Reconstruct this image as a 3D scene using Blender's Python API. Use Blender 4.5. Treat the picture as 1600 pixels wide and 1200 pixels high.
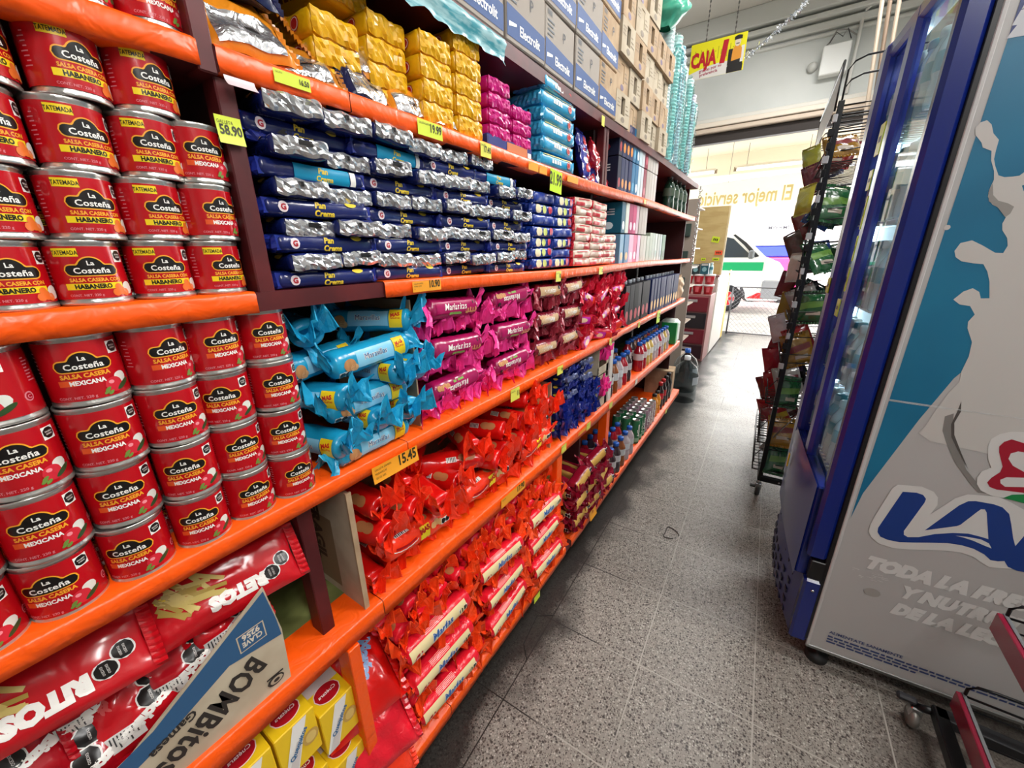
import bpy, math, random
from mathutils import Vector, Matrix, noise
random.seed(7)
PI = math.pi
D = bpy.data
SC = bpy.context.scene
for o in list(D.objects):
    D.objects.remove(o)

# ---------------------------------------------------------------- camera
FPX = 608.1
cam_d = D.cameras.new('camera'); cam_d.sensor_width = 36.0; cam_d.sensor_fit = 'HORIZONTAL'
cam_d.lens = FPX / 1600 * 36; cam_d.clip_start = 0.02; cam_d.clip_end = 400
cam = D.objects.new('camera', cam_d); SC.collection.objects.link(cam)
R = ((0.83188649, -0.16621273, 0.52946973), (0.55479168, 0.27157635, -0.7864175), (-0.01307886, 0.94795549, 0.31813414))
cam.matrix_world = Matrix(((*R[0], 0.0), (*R[1], 0.0), (*R[2], 1.50), (0, 0, 0, 1)))
SC.camera = cam

# ---------------------------------------------------------------- world, sun, lamps, exposure
vs = SC.view_settings
vs.view_transform = 'Standard'; vs.look = 'None'; vs.gamma = 1.0; vs.use_curve_mapping = False
vs.exposure = 0.03
W = D.worlds.new('world'); SC.world = W; W.use_nodes = True
bg = W.node_tree.nodes['Background']
sky = W.node_tree.nodes.new('ShaderNodeTexSky')
sky.sky_type = 'HOSEK_WILKIE'; sky.sun_direction = (0.25, -0.35, 0.9); sky.turbidity = 3.0
mixn = W.node_tree.nodes.new('ShaderNodeMixRGB'); mixn.inputs[0].default_value = 0.75
mixn.inputs[2].default_value = (0.95, 0.97, 1.0, 1)
W.node_tree.links.new(sky.outputs[0], mixn.inputs[1]); W.node_tree.links.new(mixn.outputs[0], bg.inputs[0])
bg.inputs[1].default_value = 4.5

def light(name, kind, loc, energy, color=(1, 1, 1), size=(1, 1), aim=None):
    l = D.lights.new(name, kind); l.energy = energy; l.color = color
    if kind == 'AREA':
        l.shape = 'RECTANGLE'; l.size, l.size_y = size
    o = D.objects.new(name, l); SC.collection.objects.link(o); o.location = loc
    if aim is not None:
        o.rotation_euler = (Vector(aim) - Vector(loc)).to_track_quat('-Z', 'Y').to_euler()
    return o
sun = light('sun', 'SUN', (0, 5, 12), 13, (1, .97, .92), aim=(-1.4, 12.5, 0)); sun.data.angle = .01
# hanging fluorescent fixtures above the aisle (all above the frame)
LAMPS = [(1.10, -0.2, 2.9), (1.10, 1.5, 3.5), (0.55, 3.7, 3.9), (0.35, 6.2, 4.4)]
POW = [34, 52, 70, 120]
for i, (p, e) in enumerate(zip(LAMPS, POW)):
    light('tube_light', 'AREA', (p[0], p[1], p[2] - .02), e, (1.0, .985, .96), (.22, 1.25), aim=(p[0] - 1.1, p[1], .6))
# added area lamp, stands in for daylight entering by the open shop front
light('doorway_daylight_fill', 'AREA', (-.3, 8.9, 1.9), 105, (.93, .97, 1.0), (3.0, 2.4), aim=(-.3, 0, 1.0))

# ---------------------------------------------------------------- materials
def srgb(h):
    if not isinstance(h, str): return h
    c = [int(h[i:i + 2], 16) / 255 for i in (0, 2, 4)]
    return tuple((x / 12.92 if x <= .04045 else ((x + .055) / 1.055) ** 2.4) for x in c)
_m = {}
def M(h, rough=.45, metal=0.0, bump=0, bscale=60, emit=0, coat=0, alpha=1.0, trans=0, spec=.5, name=None):
    key = (h, rough, metal, bump, bscale, emit, coat, alpha, trans, spec)
    if key in _m: return _m[key]
    m = D.materials.new(name or ('mat_' + (h if isinstance(h, str) else 'c'))); m.use_nodes = True
    nt = m.node_tree; b = nt.nodes['Principled BSDF']
    b.inputs['Base Color'].default_value = (*srgb(h), 1)
    b.inputs['Roughness'].default_value = rough; b.inputs['Metallic'].default_value = metal
    b.inputs['Specular IOR Level'].default_value = spec
    b.inputs['Coat Weight'].default_value = coat; b.inputs['Coat Roughness'].default_value = .12
    b.inputs['Transmission Weight'].default_value = trans
    b.inputs['Alpha'].default_value = alpha
    if emit:
        b.inputs['Emission Color'].default_value = (*srgb(h), 1); b.inputs['Emission Strength'].default_value = emit
    if bump:
        tc = nt.nodes.new('ShaderNodeTexCoord'); n = nt.nodes.new('ShaderNodeTexNoise')
        n.inputs['Scale'].default_value = bscale; n.inputs['Detail'].default_value = 2.0
        n.inputs['Distortion'].default_value = .8
        bp = nt.nodes.new('ShaderNodeBump'); bp.inputs['Strength'].default_value = bump; bp.inputs['Distance'].default_value = .01
        nt.links.new(tc.outputs['Object'], n.inputs['Vector']); nt.links.new(n.outputs['Fac'], bp.inputs['Height'])
        nt.links.new(bp.outputs['Normal'], b.inputs['Normal'])
    _m[key] = m
    return m

def two_tone(name, c1, c2, scale, rough=.5, thr=(.4, .6), detail=3, bump=0, stretch=(1, 1, 1), metal=0):
    m = D.materials.new(name); m.use_nodes = True; nt = m.node_tree; b = nt.nodes['Principled BSDF']
    tc = nt.nodes.new('ShaderNodeTexCoord'); mp = nt.nodes.new('ShaderNodeMapping'); mp.inputs['Scale'].default_value = stretch
    n = nt.nodes.new('ShaderNodeTexNoise'); n.inputs['Scale'].default_value = scale; n.inputs['Detail'].default_value = detail
    r = nt.nodes.new('ShaderNodeValToRGB'); r.color_ramp.elements[0].position = thr[0]; r.color_ramp.elements[1].position = thr[1]
    r.color_ramp.elements[0].color = (*srgb(c1), 1); r.color_ramp.elements[1].color = (*srgb(c2), 1)
    L = nt.links.new
    L(tc.outputs['Object'], mp.inputs[0]); L(mp.outputs[0], n.inputs['Vector']); L(n.outputs['Fac'], r.inputs[0]); L(r.outputs[0], b.inputs['Base Color'])
    b.inputs['Roughness'].default_value = rough; b.inputs['Metallic'].default_value = metal
    if bump:
        bp = nt.nodes.new('ShaderNodeBump'); bp.inputs['Strength'].default_value = bump; bp.inputs['Distance'].default_value = .01
        L(n.outputs['Fac'], bp.inputs['Height']); L(bp.outputs[0], b.inputs['Normal'])
    return m

def glass_mat(name, tint='FFFFFF', clear=.85, rough=.03, ior=1.5):
    m = D.materials.new(name); m.use_nodes = True; nt = m.node_tree
    for n in list(nt.nodes): nt.nodes.remove(n)
    out = nt.nodes.new('ShaderNodeOutputMaterial'); t = nt.nodes.new('ShaderNodeBsdfTransparent'); g = nt.nodes.new('ShaderNodeBsdfGlossy')
    f = nt.nodes.new('ShaderNodeFresnel'); f.inputs[0].default_value = ior; mx = nt.nodes.new('ShaderNodeMixShader')
    t.inputs[0].default_value = (*[c * clear for c in srgb(tint)], 1); g.inputs['Roughness'].default_value = rough
    ge = nt.nodes.new('ShaderNodeNewGeometry'); sb_ = nt.nodes.new('ShaderNodeMath'); sb_.operation = 'SUBTRACT'; sb_.inputs[0].default_value = 1.0; nt.links.new(ge.outputs['Backfacing'], sb_.inputs[1])
    mu = nt.nodes.new('ShaderNodeMath'); mu.operation = 'MULTIPLY'; nt.links.new(f.outputs[0], mu.inputs[0]); nt.links.new(sb_.outputs[0], mu.inputs[1])
    nt.links.new(mu.outputs[0], mx.inputs[0]); nt.links.new(t.outputs[0], mx.inputs[1]); nt.links.new(g.outputs[0], mx.inputs[2]); nt.links.new(mx.outputs[0], out.inputs[0])
    return m

def floor_mat():
    m = D.materials.new('terrazzo'); m.use_nodes = True; nt = m.node_tree; b = nt.nodes['Principled BSDF']; N = nt.nodes.new; L = nt.links.new
    tc = N('ShaderNodeTexCoord'); mp = N('ShaderNodeMapping')
    mp.inputs['Rotation'].default_value = (0, 0, -.027); mp.inputs['Location'].default_value = (.55, -.03, 0)
    L(tc.outputs['Object'], mp.inputs[0])
    def chips(scale, lo, hi, colr):
        v = N('ShaderNodeTexVoronoi'); v.inputs['Scale'].default_value = scale; v.inputs['Randomness'].default_value = 1
        L(mp.outputs[0], v.inputs['Vector'])
        sep = N('ShaderNodeSeparateColor'); L(v.outputs['Color'], sep.inputs[0])
        th = N('ShaderNodeMath'); th.operation = 'GREATER_THAN'; th.inputs[1].default_value = lo; L(sep.outputs[0], th.inputs[0])
        ds = N('ShaderNodeMath'); ds.operation = 'LESS_THAN'; ds.inputs[1].default_value = hi; L(v.outputs['Distance'], ds.inputs[0])
        mu = N('ShaderNodeMath'); mu.operation = 'MULTIPLY'; L(th.outputs[0], mu.inputs[0]); L(ds.outputs[0], mu.inputs[1])
        return mu
    base = N('ShaderNodeRGB'); base.outputs[0].default_value = (*srgb('8C867E'), 1)
    cur = base.outputs[0]
    for sc, lo, hi, col in ((190, .35, .42, '57504A'), (150, .55, .42, 'A39C92'), (118, .62, .40, '4A423D'), (78, .86, .34, '3B3431'), (120, .78, .36, 'B7B1A8')):
        k = chips(sc, lo, hi, col); mx = N('ShaderNodeMixRGB'); mx.inputs[2].default_value = (*srgb(col), 1)
        L(k.outputs[0], mx.inputs[0]); L(cur, mx.inputs[1]); cur = mx.outputs[0]
    # worn dirt along the shelf foot, blotchy; darker blotches towards the cabinet side
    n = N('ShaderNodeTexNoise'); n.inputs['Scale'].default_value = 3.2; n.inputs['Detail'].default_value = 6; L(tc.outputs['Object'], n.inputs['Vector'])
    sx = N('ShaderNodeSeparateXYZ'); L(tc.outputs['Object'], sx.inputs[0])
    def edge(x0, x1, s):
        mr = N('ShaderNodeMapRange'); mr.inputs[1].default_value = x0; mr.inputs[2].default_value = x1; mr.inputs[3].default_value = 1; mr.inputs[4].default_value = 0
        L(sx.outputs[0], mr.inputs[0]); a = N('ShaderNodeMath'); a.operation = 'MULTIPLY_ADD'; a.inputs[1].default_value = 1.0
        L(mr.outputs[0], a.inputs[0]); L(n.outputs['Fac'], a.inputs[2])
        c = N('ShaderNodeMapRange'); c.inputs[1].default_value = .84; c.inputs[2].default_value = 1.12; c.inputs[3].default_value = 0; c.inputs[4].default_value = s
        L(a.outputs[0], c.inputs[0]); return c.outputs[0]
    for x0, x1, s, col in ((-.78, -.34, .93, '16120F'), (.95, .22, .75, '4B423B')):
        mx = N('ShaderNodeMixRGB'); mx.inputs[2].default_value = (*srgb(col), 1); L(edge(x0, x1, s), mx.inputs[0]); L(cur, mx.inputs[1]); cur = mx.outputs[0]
    # joints
    for (msz, col, mo) in ((.0022, 'B9B4AC', 1.0),):
        br = N('ShaderNodeTexBrick'); br.offset = 0; br.inputs['Scale'].default_value = 1; br.inputs['Mortar Size'].default_value = msz
        br.inputs['Mortar Smooth'].default_value = 0; br.inputs['Brick Width'].default_value = .375; br.inputs['Row Height'].default_value = .375
        L(mp.outputs[0], br.inputs['Vector'])
        # the joint is pale where grouted and black where open
        n2 = N('ShaderNodeTexNoise'); n2.inputs['Scale'].default_value = 1.3; L(tc.outputs['Object'], n2.inputs['Vector'])
        rp = N('ShaderNodeValToRGB'); rp.color_ramp.elements[0].position = .38; rp.color_ramp.elements[1].position = .46
        rp.color_ramp.elements[0].color = (*srgb('1B1714'), 1); rp.color_ramp.elements[1].color = (*srgb('AAA49B'), 1)
        sxm = N('ShaderNodeMapRange'); sxm.inputs[1].default_value = -.62; sxm.inputs[2].default_value = -.30; sxm.inputs[3].default_value = -.35; sxm.inputs[4].default_value = 0.04
        L(sx.outputs[0], sxm.inputs[0]); ad = N('ShaderNodeMath'); L(n2.outputs['Fac'], ad.inputs[0]); L(sxm.outputs[0], ad.inputs[1]); L(ad.outputs[0], rp.inputs[0])
        mx = N('ShaderNodeMixRGB'); L(br.outputs['Fac'], mx.inputs[0]); L(cur, mx.inputs[1]); L(rp.outputs[0], mx.inputs[2]); cur = mx.outputs[0]
    L(cur, b.inputs['Base Color'])
    rr = N('ShaderNodeMapRange'); rr.inputs[3].default_value = .22; rr.inputs[4].default_value = .5; L(n.outputs['Fac'], rr.inputs[0]); L(rr.outputs[0], b.inputs['Roughness'])
    b.inputs['Specular IOR Level'].default_value = .45
    return m

ORANGE = M('FF5A08', .34, bump=.35, bscale=30, name='orange_tape')
MAROON = two_tone('maroon_paint', '4A1216', '5E1A1C', 9, .45)
DARKIN = M('1A0E0E', .8)
STEEL = M('C9CBCC', .22, 1.0)
TIN = M('D6D4CF', .28, .9, bump=.1, bscale=120)
BLACKW = M('121214', .35, .3)
CARD = two_tone('cardboard', 'A98D6E', 'B99E7E', 14, .85)
CARD2 = two_tone('cardboard_pale', 'B3A28A', 'C2B49C', 11, .85)
WHITE = M('F2F0EC', .4)
BLK = M('141214', .4)

# ---------------------------------------------------------------- mesh builder
_txt = {}
def text2d(s, bold=0.0, spacing=1.0):
    k = (s, bold, spacing)
    if k in _txt: return _txt[k]
    cu = D.curves.new('t', 'FONT'); cu.body = s; cu.size = 1; cu.offset = bold; cu.space_character = spacing; cu.resolution_u = 2
    o = D.objects.new('t', cu); SC.collection.objects.link(o)
    dg = bpy.context.evaluated_depsgraph_get(); me = D.meshes.new_from_object(o.evaluated_get(dg))
    vv = [(v.co.x / .73, v.co.y / .73) for v in me.vertices]; ff = [tuple(p.vertices) for p in me.polygons]
    D.objects.remove(o); D.curves.remove(cu); D.meshes.remove(me)
    w0 = min([v[0] for v in vv] or [0]); w1 = max([v[0] for v in vv] or [0])
    vv = [(x - w0, y) for x, y in vv]
    _txt[k] = (vv, ff, w1 - w0)
    return _txt[k]

class MB:
    def __init__(s): s.v = []; s.f = []; s.m = []; s.sm = []
    def add(s, vs, fs, mat, smooth=False, mx=None):
        b = len(s.v)
        if mx is not None: vs = [tuple(mx @ Vector(p)) for p in vs]
        s.v += [tuple(p) for p in vs]
        for f in fs:
            s.f.append(tuple(b + i for i in f)); s.m.append(mat); s.sm.append(smooth)
    def box(s, lo, hi, mat, bev=0.0, mx=None):
        x0, y0, z0 = lo; x1, y1, z1 = hi
        if bev <= 0:
            vs = [(x, y, z) for x in (x0, x1) for y in (y0, y1) for z in (z0, z1)]
            s.add(vs, [(0, 1, 3, 2), (4, 6, 7, 5), (0, 4, 5, 1), (2, 3, 7, 6), (0, 2, 6, 4), (1, 5, 7, 3)], mat, mx=mx); return
        b = min(bev, (x1 - x0) / 2.01, (y1 - y0) / 2.01, (z1 - z0) / 2.01)
        vs = []; idx = {}
        X = (x0, x1); Y = (y0, y1); Z = (z0, z1); q = (b, -b)
        for i in (0, 1):
            for j in (0, 1):
                for k in (0, 1):
                    for a in range(3):
                        p = [X[i] + q[i], Y[j] + q[j], Z[k] + q[k]]; p[a] = (X[i], Y[j], Z[k])[a]
                        idx[(i, j, k, a)] = len(vs); vs.append(tuple(p))
        fs = []
        for a in range(3):
            o1, o2 = [t for t in range(3) if t != a]
            for sd in (0, 1):
                def g(u, w, ax):
                    t = [0, 0, 0]; t[a] = sd; t[o1] = u; t[o2] = w; return idx[(*t, ax)]
                fs.append((g(0, 0, a), g(1, 0, a), g(1, 1, a), g(0, 1, a)))
        for a in range(3):   # edges along axis a
            o1, o2 = [t for t in range(3) if t != a]
            for u in (0, 1):
                for w in (0, 1):
                    def h(t_, ax):
                        t = [0, 0, 0]; t[a] = t_; t[o1] = u; t[o2] = w; return idx[(*t, ax)]
                    fs.append((h(0, o1), h(1, o1), h(1, o2), h(0, o2)))
        for i in (0, 1):
            for j in (0, 1):
                for k in (0, 1): fs.append((idx[(i, j, k, 0)], idx[(i, j, k, 1)], idx[(i, j, k, 2)]))
        s.add(vs, fs, mat, mx=mx)
    def lathe(s, prof, mat, n=32, smooth=True, mx=None, mats=None, a0=0, a1=2 * PI):
        full = abs(a1 - a0 - 2 * PI) < 1e-6; k = n if full else n + 1
        vs = [(r * math.cos(a0 + (a1 - a0) * i / n), r * math.sin(a0 + (a1 - a0) * i / n), z) for r, z in prof for i in range(k)]
        for j in range(len(prof) - 1):
            fs = [(j * k + i, j * k + (i + 1) % k, (j + 1) * k + (i + 1) % k, (j + 1) * k + i) for i in range(n)]
            if j == 0: b = len(s.v); s.v += [tuple(mx @ Vector(p)) if mx is not None else p for p in vs]
            for f in fs:
                s.f.append(tuple(b + i for i in f)); s.m.append(mats[j] if mats else mat); s.sm.append(smooth)
    def tube(s, pts, r, mat, n=6, smooth=True, closed=False, mx=None):
        pts = [Vector(p) for p in pts]; N = len(pts); vs = []
        for i, p in enumerate(pts):
            if closed: d = pts[(i + 1) % N] - pts[i - 1]
            else: d = pts[min(i + 1, N - 1)] - pts[max(i - 1, 0)]
            if d.length < 1e-9: d = Vector((0, 0, 1))
            d.normalize(); up = Vector((0, 0, 1)) if abs(d.z) < .9 else Vector((1, 0, 0))
            a = d.cross(up).normalized(); b = d.cross(a)
            rr = r[i] if isinstance(r, (list, tuple)) else r
            for k in range(n): vs.append(p + rr * (math.cos(2 * PI * k / n) * a + math.sin(2 * PI * k / n) * b))
        fs = [(i * n + k, i * n + (k + 1) % n, ((i + 1) % N) * n + (k + 1) % n, ((i + 1) % N) * n + k) for i in range(N if closed else N - 1) for k in range(n)]
        if not closed: fs += [tuple(range(n))[::-1], tuple(range((N - 1) * n, N * n))]
        s.add(vs, fs, mat, smooth, mx)
    def poly(s, pts, mat, fmap=None, th=0.0, nrm=None, mx=None):
        from mathutils.geometry import tessellate_polygon
        tr = tessellate_polygon([[Vector((p[0], p[1], 0)) for p in pts]])
        f = fmap or (lambda u, v: (u, v, 0)); P = [Vector(f(*p)) for p in pts]; n = len(P)
        if th and nrm is not None:
            nv = Vector(nrm) * th; vs = P + [p + nv for p in P]
            fs = [tuple(i + n for i in t) for t in tr] + [tuple(reversed(t)) for t in tr] + [(i, (i + 1) % n, (i + 1) % n + n, i + n) for i in range(n)]
        else: vs = P; fs = [tuple(t) for t in tr]
        s.add(vs, fs, mat, mx=mx)
    def strip(s, fmap, u0, u1, bot, top, mat, n=10, nv=1, smooth=True, mx=None):
        vs = []
        fb = bot if callable(bot) else (lambda u: bot); ft = top if callable(top) else (lambda u: top)
        um = (u0 + u1) / 2; nv = max(nv, min(10, int(abs(ft(um) - fb(um)) / .005)))
        for i in range(n + 1):
            u = u0 + (u1 - u0) * i / n; b_, t_ = fb(u), ft(u)
            for j in range(nv + 1): vs.append(fmap(u, b_ + (t_ - b_) * j / nv))
        k = nv + 1
        s.add(vs, [(i * k + j, (i + 1) * k + j, (i + 1) * k + j + 1, i * k + j + 1) for i in range(n) for j in range(nv)], mat, smooth, mx)
    def ell(s, fmap, cu, cv, a, b, mat, n=10, tilt=0, mx=None):
        h = lambda u: b * math.sqrt(max(0, 1 - ((u - cu) / a) ** 2))
        s.strip(fmap, cu - a, cu + a, lambda u: cv + tilt * (u - cu) - h(u), lambda u: cv + tilt * (u - cu) + h(u), mat, n, mx=mx)
    def octo(s, fmap, cu, cv, r, mat, mx=None):
        h = lambda u: r if abs(u - cu) <= .42 * r else r - (abs(u - cu) - .42 * r)
        s.strip(fmap, cu - r, cu + r, lambda u: cv - h(u), lambda u: cv + h(u), mat, 8, mx=mx)
    def text(s, st, cap, fmap, mat, u=0, v=0, align='C', bold=0.02, shear=0, sx=1, spacing=1.0, mx=None, rot=0):
        vv, ff, w = text2d(st, bold, spacing); off = {'L': 0, 'C': -w / 2, 'R': -w}[align]
        c_, s_ = math.cos(rot), math.sin(rot); P = []
        vv = [((x + off) * cap * sx + shear * y * cap, y * cap) for x, y in vv]; lim = .0055
        if cap > .010 and cap < .03:   # split long edges so that lettering follows a curved wrapper
            vv = list(vv); out = []; st_ = [t for f in ff for t in [(f[0], f[i], f[i + 1]) for i in range(1, len(f) - 1)]]; mid = {}
            while st_:
                t = st_.pop(); L_ = [(math.dist(vv[t[i]], vv[t[(i + 1) % 3]]), i) for i in range(3)]; l_, i = max(L_)
                if l_ <= lim: out.append(t); continue
                p, q, r_ = t[i], t[(i + 1) % 3], t[(i + 2) % 3]; k = (min(p, q), max(p, q))
                if k not in mid: mid[k] = len(vv); vv.append(((vv[p][0] + vv[q][0]) / 2, (vv[p][1] + vv[q][1]) / 2))
                st_ += [(p, mid[k], r_), (mid[k], q, r_)]
            ff = out
        for a, b in vv: P.append(fmap(u + a * c_ - b * s_, v + a * s_ + b * c_))
        s.add(P, ff, mat, mx=mx)
    def mesh(s, name):
        me = D.meshes.new(name); me.from_pydata(s.v, [], s.f); mats = []
        ids = []
        for m in s.m:
            if m not in mats: mats.append(m)
            ids.append(mats.index(m))
        for m in mats: me.materials.append(m)
        me.polygons.foreach_set('material_index', ids); me.polygons.foreach_set('use_smooth', s.sm); me.update()
        return me

def add(name, me, parent=None, loc=(0, 0, 0), rot=(0, 0, 0), scale=None):
    if isinstance(me, MB): me = me.mesh(name)
    o = D.objects.new(name, me); SC.collection.objects.link(o); o.location = loc; o.rotation_euler = rot
    if scale: o.scale = scale
    if parent: o.parent = parent
    return o
def thing(name, label, cat, loc=(0, 0, 0), rot=(0, 0, 0), group=None, scale=None):
    o = D.objects.new(name, None); SC.collection.objects.link(o); o.location = loc; o.rotation_euler = rot; o.empty_display_size = .02
    if scale: o.scale = scale
    o['label'] = label; o['category'] = cat
    if group: o['group'] = group
    return o
def single(name, me, label, cat, loc=(0, 0, 0), rot=(0, 0, 0), group=None, scale=None):
    o = add(name, me, None, loc, rot, scale); o['label'] = label; o['category'] = cat
    if group: o['group'] = group
    return o
def struct(name, me, loc=(0, 0, 0)):
    o = add(name, me, None, loc); o['kind'] = 'structure'; return o
ORD = ['bottom', 'second', 'third', 'fourth', 'fifth', 'sixth', 'seventh', 'eighth', 'ninth', 'tenth', 'eleventh', 'twelfth', 'thirteenth', 'fourteenth', 'fifteenth', 'sixteenth', 'seventeenth', 'eighteenth', 'nineteenth', 'twentieth', 'twenty-first', 'twenty-second', 'twenty-third', 'twenty-fourth', 'twenty-fifth', 'twenty-sixth']
NTH = ['first'] + ORD[1:]
def rowname(i, n): return 'top' if i == n - 1 and n > 1 else (ORD[i] if i < len(ORD) else 'upper')
def XM(x=-.70):  # map onto a vertical plane facing +x : u -> y, v -> z
    return lambda u, v: (x, u, v)
# ================================================================ SETTING
mb = MB(); mb.box((-3.2, -2.6, -.1), (2.6, 8.62, 0), floor_mat()); struct('floor', mb)
mb = MB(); mb.box((-9, 8.62, -.16), (9, 40, -.02), two_tone('street_concrete', 'B5B0AA', 'C9C4BC', 2.0, .85)); struct('ground_street', mb)
PLAST = two_tone('wall_plaster', 'CDCFCC', 'C3C6C3', 1.1, .8, bump=.05)
CEIL = two_tone('ceiling_plaster', 'C9C3BA', 'D2CDC5', .9, .85, bump=.06)
mb = MB(); mb.box((-3.2, -2.6, 4.95), (2.6, 8.9, 5.1), CEIL); struct('ceiling', mb)
mb = MB(); mb.box((-3.3, -2.6, 0), (-3.2, 8.9, 5), PLAST); struct('wall_left', mb)
mb = MB(); mb.box((1.55, -2.6, 0), (1.65, 8.62, 5), PLAST); struct('wall_right', mb)
mb = MB(); mb.box((-3.2, -2.7, 0), (1.6, -2.6, 5), PLAST); struct('wall_back', mb)
# front wall above the roll-up opening, with its mouldings
mb = MB(); mb.box((-3.2, 8.3, 3.60), (1.55, 8.6, 4.95), PLAST)
mb.box((-3.2, 8.3, 0), (-2.6, 8.6, 3.6), PLAST); struct('wall_front', mb)
BEI = M('D9CDBE', .6); BEI2 = M('C7B6A4', .6)
for i, (z0, z1, yy, m_) in enumerate(((3.54, 3.60, 8.20, M('D3D0C8', .7)), (3.46, 3.53, 8.13, BEI), (3.39, 3.45, 8.16, BEI2), (3.24, 3.385, 8.26, M('2B2320', .7)))):
    mb = MB(); mb.box((-3.2, yy, z0), (1.55, 8.4, z1), m_, .008); struct('trim_%d' % (i + 1), mb)
for i, (z0, z1, yy) in enumerate(((4.40, 4.44, 8.24), (4.47, 4.56, 8.20), (4.60, 4.66, 8.14), (4.70, 4.95, 8.10))):
    mb = MB(); mb.box((-3.2, yy, z0), (1.55, 8.32, z1), M('CBCBC6', .75), .01); struct('trim_%d' % (i + 5), mb)
mb = MB()
for k, dx in enumerate((0, .07, .15)):
    mb.tube([(.30 + dx, 6.2, 4.9), (.62 + dx, 8.1, 3.2), (.80 + dx, 8.18, 0)], .028, M('C4B29E', .5) if k != 1 else M('8E7A68', .5), 6)
struct('trim_9', mb)
# conduit and meter box on the front wall
t = thing('conduit_pipe', 'white painted conduit pipe bending down the wall above the entrance', 'pipe', (0, 0, 0))
mb = MB(); mb.tube([(1.2, 8.22, 4.62), (.42, 8.22, 4.62), (.36, 8.22, 4.58), (.34, 8.22, 4.5), (.34, 8.22, 3.62)], .022, M('D9D8D3', .5), 10); add('pipe_run', mb, t)
mb = MB(); mb.tube([(.34, 8.23, 4.30), (.2, 8.2, 4.4), (.08, 8.2, 4.42), (.02, 8.22, 4.30), (-.02, 8.24, 4.26)], .009, M('8F8B86', .5), 6); add('cable', mb, t)
t = thing('meter_box', 'white junction box fixed to the wall beside the conduit', 'electrical box', (0, 0, 0))
mb = MB(); mb.box((-.04, 8.12, 3.88), (.28, 8.29, 4.24), M('DDDEDB', .5), .012); add('housing', mb, t)
mb = MB(); mb.tube([(.02, 8.14, 4.26), (.08, 8.1, 4.36), (.16, 8.12, 4.30), (.2, 8.1, 4.38), (.26, 8.14, 4.26)], .006, BLK, 5); add('cable', mb, t)
mb = MB(); mb.lathe([(.0, 0), (.06, .0), (.065, .03), (.03, .09), (0, .1)], M('C8C8C4', .5), 16, mx=Matrix.Translation((-.13, 8.28, 4.05)) @ Matrix.Rotation(PI / 2, 4, 'X')); add('round_cap', mb, t)

# lamp fixtures (hung above the aisle)
HOUS = M('E8E8E4', .4); TUBE = M('FFFFFF', .4, emit=6)
for i, p in enumerate(LAMPS):
    t = thing('tube_lamp', 'white twin fluorescent lamp hung above the aisle, %s' % ['over the salsa cans', 'over the pink rolls', 'over the drinks', 'over the entrance end'][i], 'lamp', p, group='tube lamps over the aisle')
    mb = MB(); mb.box((-.12, -.66, .06), (.12, .66, .11), HOUS, .01); add('housing', mb, t)
    for s in (-1, 1):
        mb = MB(); mb.tube([(s * .06, -.62, .035), (s * .06, .62, .035)], .014, TUBE, 8); add('tube', mb, t)
        mb = MB(); mb.tube([(0, s * .5, .1), (0, s * .5, 4.95 - p[2])], .004, STEEL, 4); add('hanger', mb, t)

# ================================================================ STREET
t = thing('taxi', 'white van taxi with green side band and red wheels parked on the street', 'taxi', (0, 11.5, 0))
TW = M('F4F4F2', .3, coat=.5)
prof = [(.06, .42), (.10, .55), (.09, .78), (.02, 1.02), (-.10, 1.18), (-.45, 1.33), (-.80, 1.66), (-1.08, 1.88), (-1.35, 1.95), (-3.9, 1.97), (-4.05, 1.7), (-4.1, .4), (-3.6, .32)]
arch = [(-3.55, .34)] + [(-3.2 + .40 * math.cos(a), .36 + .40 * math.sin(a)) for a in [PI - k * PI / 8 for k in range(9)]] + [(-2.8, .3), (-1.50, .3)] + [(-1.08 + .41 * math.cos(a), .36 + .41 * math.sin(a)) for a in [PI - k * PI / 10 for k in range(11)]] + [(-.62, .30), (.0, .33)]
pts = prof + arch
mb = MB(); mb.poly(pts, TW, lambda u, v: (u, 0, v), th=1.65, nrm=(0, 1, 0)); body = add('body', mb, t)
mb = MB(); mb.poly([(-.66, 1.33), (-.72, 1.40), (-1.12, 1.77), (-1.30, 1.82), (-1.95, 1.82), (-1.95, 1.33)], M('39424A', .08, coat=1), lambda u, v: (u, -.012, v), .01, (0, 1, 0)); add('side_window', mb, t)
mb = MB(); mb.poly([(-.52, 1.36), (-.84, 1.68), (-1.10, 1.87), (-1.14, 1.85), (-.88, 1.62), (-.60, 1.33)], M('303336', .2), lambda u, v: (u, -.02, v), .012, (0, 1, 0)); add('window_pillar', mb, t)
mb = MB(); mb.box((-3.9, -.008, 1.02), (-.40, 0, 1.22), M('10A868', .4)); add('green_band', mb, t)
mb = MB(); mb.poly([(-.66, .36), (-.30, .36), (-.28, .50), (-.42, .50)], M('D8232A', .4), lambda u, v: (u, -.01, v), .01, (0, 1, 0)); add('red_flash', mb, t)
mb = MB(); mb.box((-.36, -.03, .36), (.12, 1.66, .80), M('9A9CA0', .45), .03); add('bumper', mb, t)
mb = MB(); mb.box((-.02, -.02, .84), (.055, .34, 1.04), M('E9EDF0', .1, coat=1), .02); add('headlamp', mb, t)
mb = MB(); mb.box((-.06, -.01, .86), (-.30, 0.0, 1.0), M('DADDE0', .2)); add('side_lamp', mb, t)
mb = MB(); mb.box((-.74, -.22, 1.30), (-.62, -.04, 1.50), M('6B6E70', .4), .03); mb.box((-.70, -.06, 1.33), (-.66, .02, 1.37), BLK); add('side_mirror', mb, t)
mb = MB(); mb.box((-.38, -.006, .5), (-.372, 0, 1.3), M('D8D0D0', .5)); mb.box((-2.05, -.006, .4), (-2.042, 0, 1.85), M('C8C8C8', .5)); add('door_seam', mb, t)
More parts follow.
